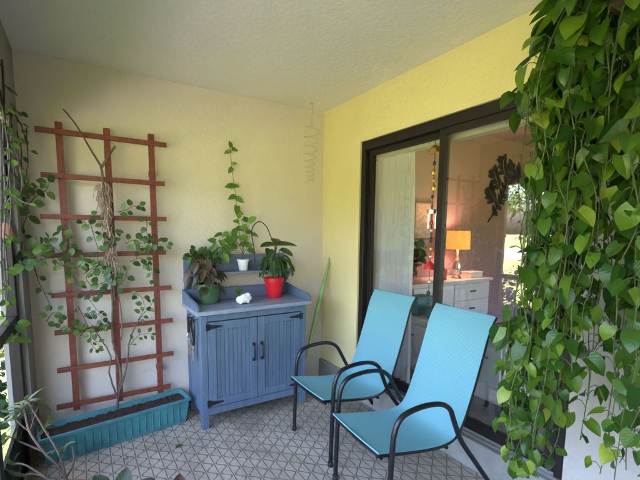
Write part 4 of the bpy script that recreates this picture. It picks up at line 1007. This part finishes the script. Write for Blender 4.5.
spots = [(-58, -14, 0, 1.0), (-62, 6, 1, 1.1), (-56, 22, 0, .85), (-66, 38, 1, 1.25), (-60, -34, 1, 1.0), (-64, 58, 0, 1.2), (-70, -52, 0, 1.3), (-18, 16, 1, .5), (-14, -17, 0, .5)]
tl = ['round leafy tree beyond the road, straight out from the porch', 'broad leafy tree beyond the road, just left of straight out', 'smaller round tree beyond the road', 'tallest broad tree far beyond the road', 'broad tree beyond the road, towards the rear of the porch',
      'tall round tree far along the road', 'big round tree far along the road towards the rear', 'young broad tree on the near lawn past the pier', 'young round tree on the near lawn behind the camera']
for i, (x, y, k, s) in enumerate(spots):
    r = thing('broadleaf_tree', tl[i], 'tree', (x, y, -.16), i * 1.3, group='trees beyond the lawn'); r.scale = (s, s, s)
    if len(protos) <= k or i < 2:
        tb, lb = make_tree(30 + k, 9.5 + 1.5 * k, 3.6 + .8 * k)
        a = obj('trunk', tb, 'treebark', r); b = obj('crown', lb, 'tree', r); protos.append((a, b))
    else:
        for q in protos[k]:
            c = q.copy(); COL.objects.link(c); c.parent = r
random.seed(99)
lb, sb = BM(), BM()
for k in range(2600):
    y = rnd(-9, 7); u = rnd(0, 1)
    hh = .55 + .22 * noise.noise(V((y * .7, 3, 0)))
    p = V((-9.6 + rnd(-.4, .4), y, rnd(0, 1) ** .7 * hh - .1))
    leaf(lb, p, (rnd(-1, 1), rnd(-1, 1), rnd(-.3, 1)), (rnd(-1, 1), rnd(-1, 1), 1), rnd(.07, .13), rnd(.04, .07), 'round', 3, .1, .2)
for k in range(60):
    y = rnd(-9, 7); tube(sb, [(-9.6, y, -.16), (-9.6 + rnd(-.2, .2), y + rnd(-.2, .2), .35)], .012, 5, 1, .004)
hd = thing('hedge', 'low clipped hedge beyond the concrete path', 'hedge')
obj('foliage', lb, 'shrub', hd); obj('stems', sb, 'treebark', hd)

ts = thing('added_tall_shrub', 'tall dark leafy shrub added beyond the corner pier to block the bright outdoors', 'shrub', (-3.0, .95, -.16))  # added to block the bright outdoors seen past the pier
lb, sb = BM(), BM()
for k in range(7):
    a = k * 2.4; tube(sb, [(0, 0, 0), (math.cos(a) * .15, math.sin(a) * .15, 1.0), (math.cos(a) * .32, math.sin(a) * .30, rnd(1.7, 2.4))], .016, 6, 4, .005)
for k in range(2600):
    u = V((rnd(-1, 1), rnd(-1, 1), rnd(-1, 1)))
    if u.length > 1: continue
    r_ = 1 + .25 * noise.noise(u * 3)
    leaf(lb, (u.x * .5 * r_, u.y * .48 * r_, 1.5 + u.z * 1.28 * r_), (rnd(-1, 1), rnd(-1, 1), rnd(-1, .4)), u + V((0, 0, .6)), rnd(.08, .14), rnd(.05, .075), 'round', 3, .1, .2)
obj('foliage', lb, 'shrub', ts); obj('stems', sb, 'treebark', ts)
ls = thing('added_low_shrub', 'low dark shrub added outside the corner pier to cover a bright gap', 'shrub', (-2.93, .02, -.16))  # added to darken the bright gap low at the left edge
lb, sb = BM(), BM()
for k in range(6):
    a = k * 2.4; tube(sb, [(0, 0, 0), (math.cos(a) * .1, math.sin(a) * .1, .4), (math.cos(a) * .22, math.sin(a) * .2, rnd(.7, .95))], .010, 6, 4, .004)
for k in range(1800):
    u = V((rnd(-1, 1), rnd(-1, 1), rnd(-1, 1)))
    if u.length > 1: continue
    leaf(lb, (u.x * .38, u.y * .42, .58 + u.z * .55), (rnd(-1, 1), rnd(-1, 1), rnd(-1, .4)), u + V((0, 0, .6)), rnd(.06, .11), rnd(.035, .06), 'round', 3, .1, .2)
obj('foliage', lb, 'darkleaf', ls); obj('stems', sb, 'treebark', ls)
# fallen leaves on the mat
for i, (x, y, a, m, lab) in enumerate(((-1.62, -.62, .4, 'vine', 'small fallen leaf on the mat in front of the planter'), (-1.15, -.78, 2.0, 'paleplant', 'dry brown leaf on the mat before the cabinet'),
                                 (-.33, -1.42, 4.0, 'paleplant', 'dry brown leaf on the mat under the nearer chair'), (-1.95, -.55, 5.1, 'paleplant', 'dry brown leaf close to the left end of the planter'))):
    bm = BM(); leaf(bm, (0, 0, .006), (1, 0, .05), (0, 0, 1), .045, .028, 'round', 5, .25, -.15)
    o = obj('fallen_leaf', bm, m); o.location = (x, y, 0); o.rotation_euler = (0, 0, a); tag(o, lab, 'leaf', 'fallen leaves on the mat')

# ------------------------------------------------------------------ light, sky, camera
EL, AZ = math.radians(45), math.radians(60)      # sun behind the house, to the right
sd_ = V((math.sin(AZ) * math.cos(EL), math.cos(AZ) * math.cos(EL), math.sin(EL)))
sl = bpy.data.lights.new('sun', 'SUN'); sl.energy = 2.8; sl.angle = math.radians(.5); sl.color = (1, .95, .86)
so = bpy.data.objects.new('sun', sl); COL.objects.link(so); so.rotation_euler = (-sd_).to_track_quat('-Z', 'Y').to_euler(); so.location = (0, 0, 20)
w = bpy.data.worlds.new('World'); S.world = w; w.use_nodes = True
nt = w.node_tree; bg = nt.nodes['Background']
sk = nt.nodes.new('ShaderNodeTexSky'); sk.sky_type = 'NISHITA'; sk.sun_disc = False; sk.sun_elevation = EL; sk.sun_rotation = AZ; sk.dust_density = 8; sk.air_density = .75; sk.ozone_density = .6
nt.links.new(sk.outputs[0], bg.inputs[0]); bg.inputs[1].default_value = .15

CAM = {'loc': [-2.10308, -3.15787, 1.50722], 'M': [[0.859585, -0.510951, 0.006484], [0.05199, 0.100073, 0.993621], [0.50834, 0.853765, -0.112585]], 'f': 369.3654089056447, 'cx': 303.38327901135574, 'cy': 274.18041934152365}
cd_ = bpy.data.cameras.new('camera'); co = bpy.data.objects.new('camera', cd_); COL.objects.link(co)
Mr = CAM['M']
m4 = Matrix(((Mr[0][0], Mr[1][0], -Mr[2][0], CAM['loc'][0]), (Mr[0][1], Mr[1][1], -Mr[2][1], CAM['loc'][1]), (Mr[0][2], Mr[1][2], -Mr[2][2], CAM['loc'][2]), (0, 0, 0, 1)))
co.matrix_world = m4
cd_.sensor_width = 36; cd_.sensor_fit = 'HORIZONTAL'; cd_.lens = 36 * CAM['f'] / 640
cd_.shift_x = (320 - CAM['cx']) / 640; cd_.shift_y = (CAM['cy'] - 240) / 640
cd_.clip_start = .05; cd_.clip_end = 3000
S.camera = co
S.view_settings.view_transform = 'Standard'; S.view_settings.look = 'None'; S.view_settings.gamma = 1; S.view_settings.use_curve_mapping = False
S.view_settings.exposure = 5.25
S.render.engine = 'CYCLES'
S.cycles.use_denoising = True
S.cycles.max_bounces = 10; S.cycles.diffuse_bounces = 6; S.cycles.glossy_bounces = 4; S.cycles.transparent_max_bounces = 12
S.cycles.sample_clamp_indirect = 6; S.cycles.caustics_reflective = False; S.cycles.caustics_refractive = False
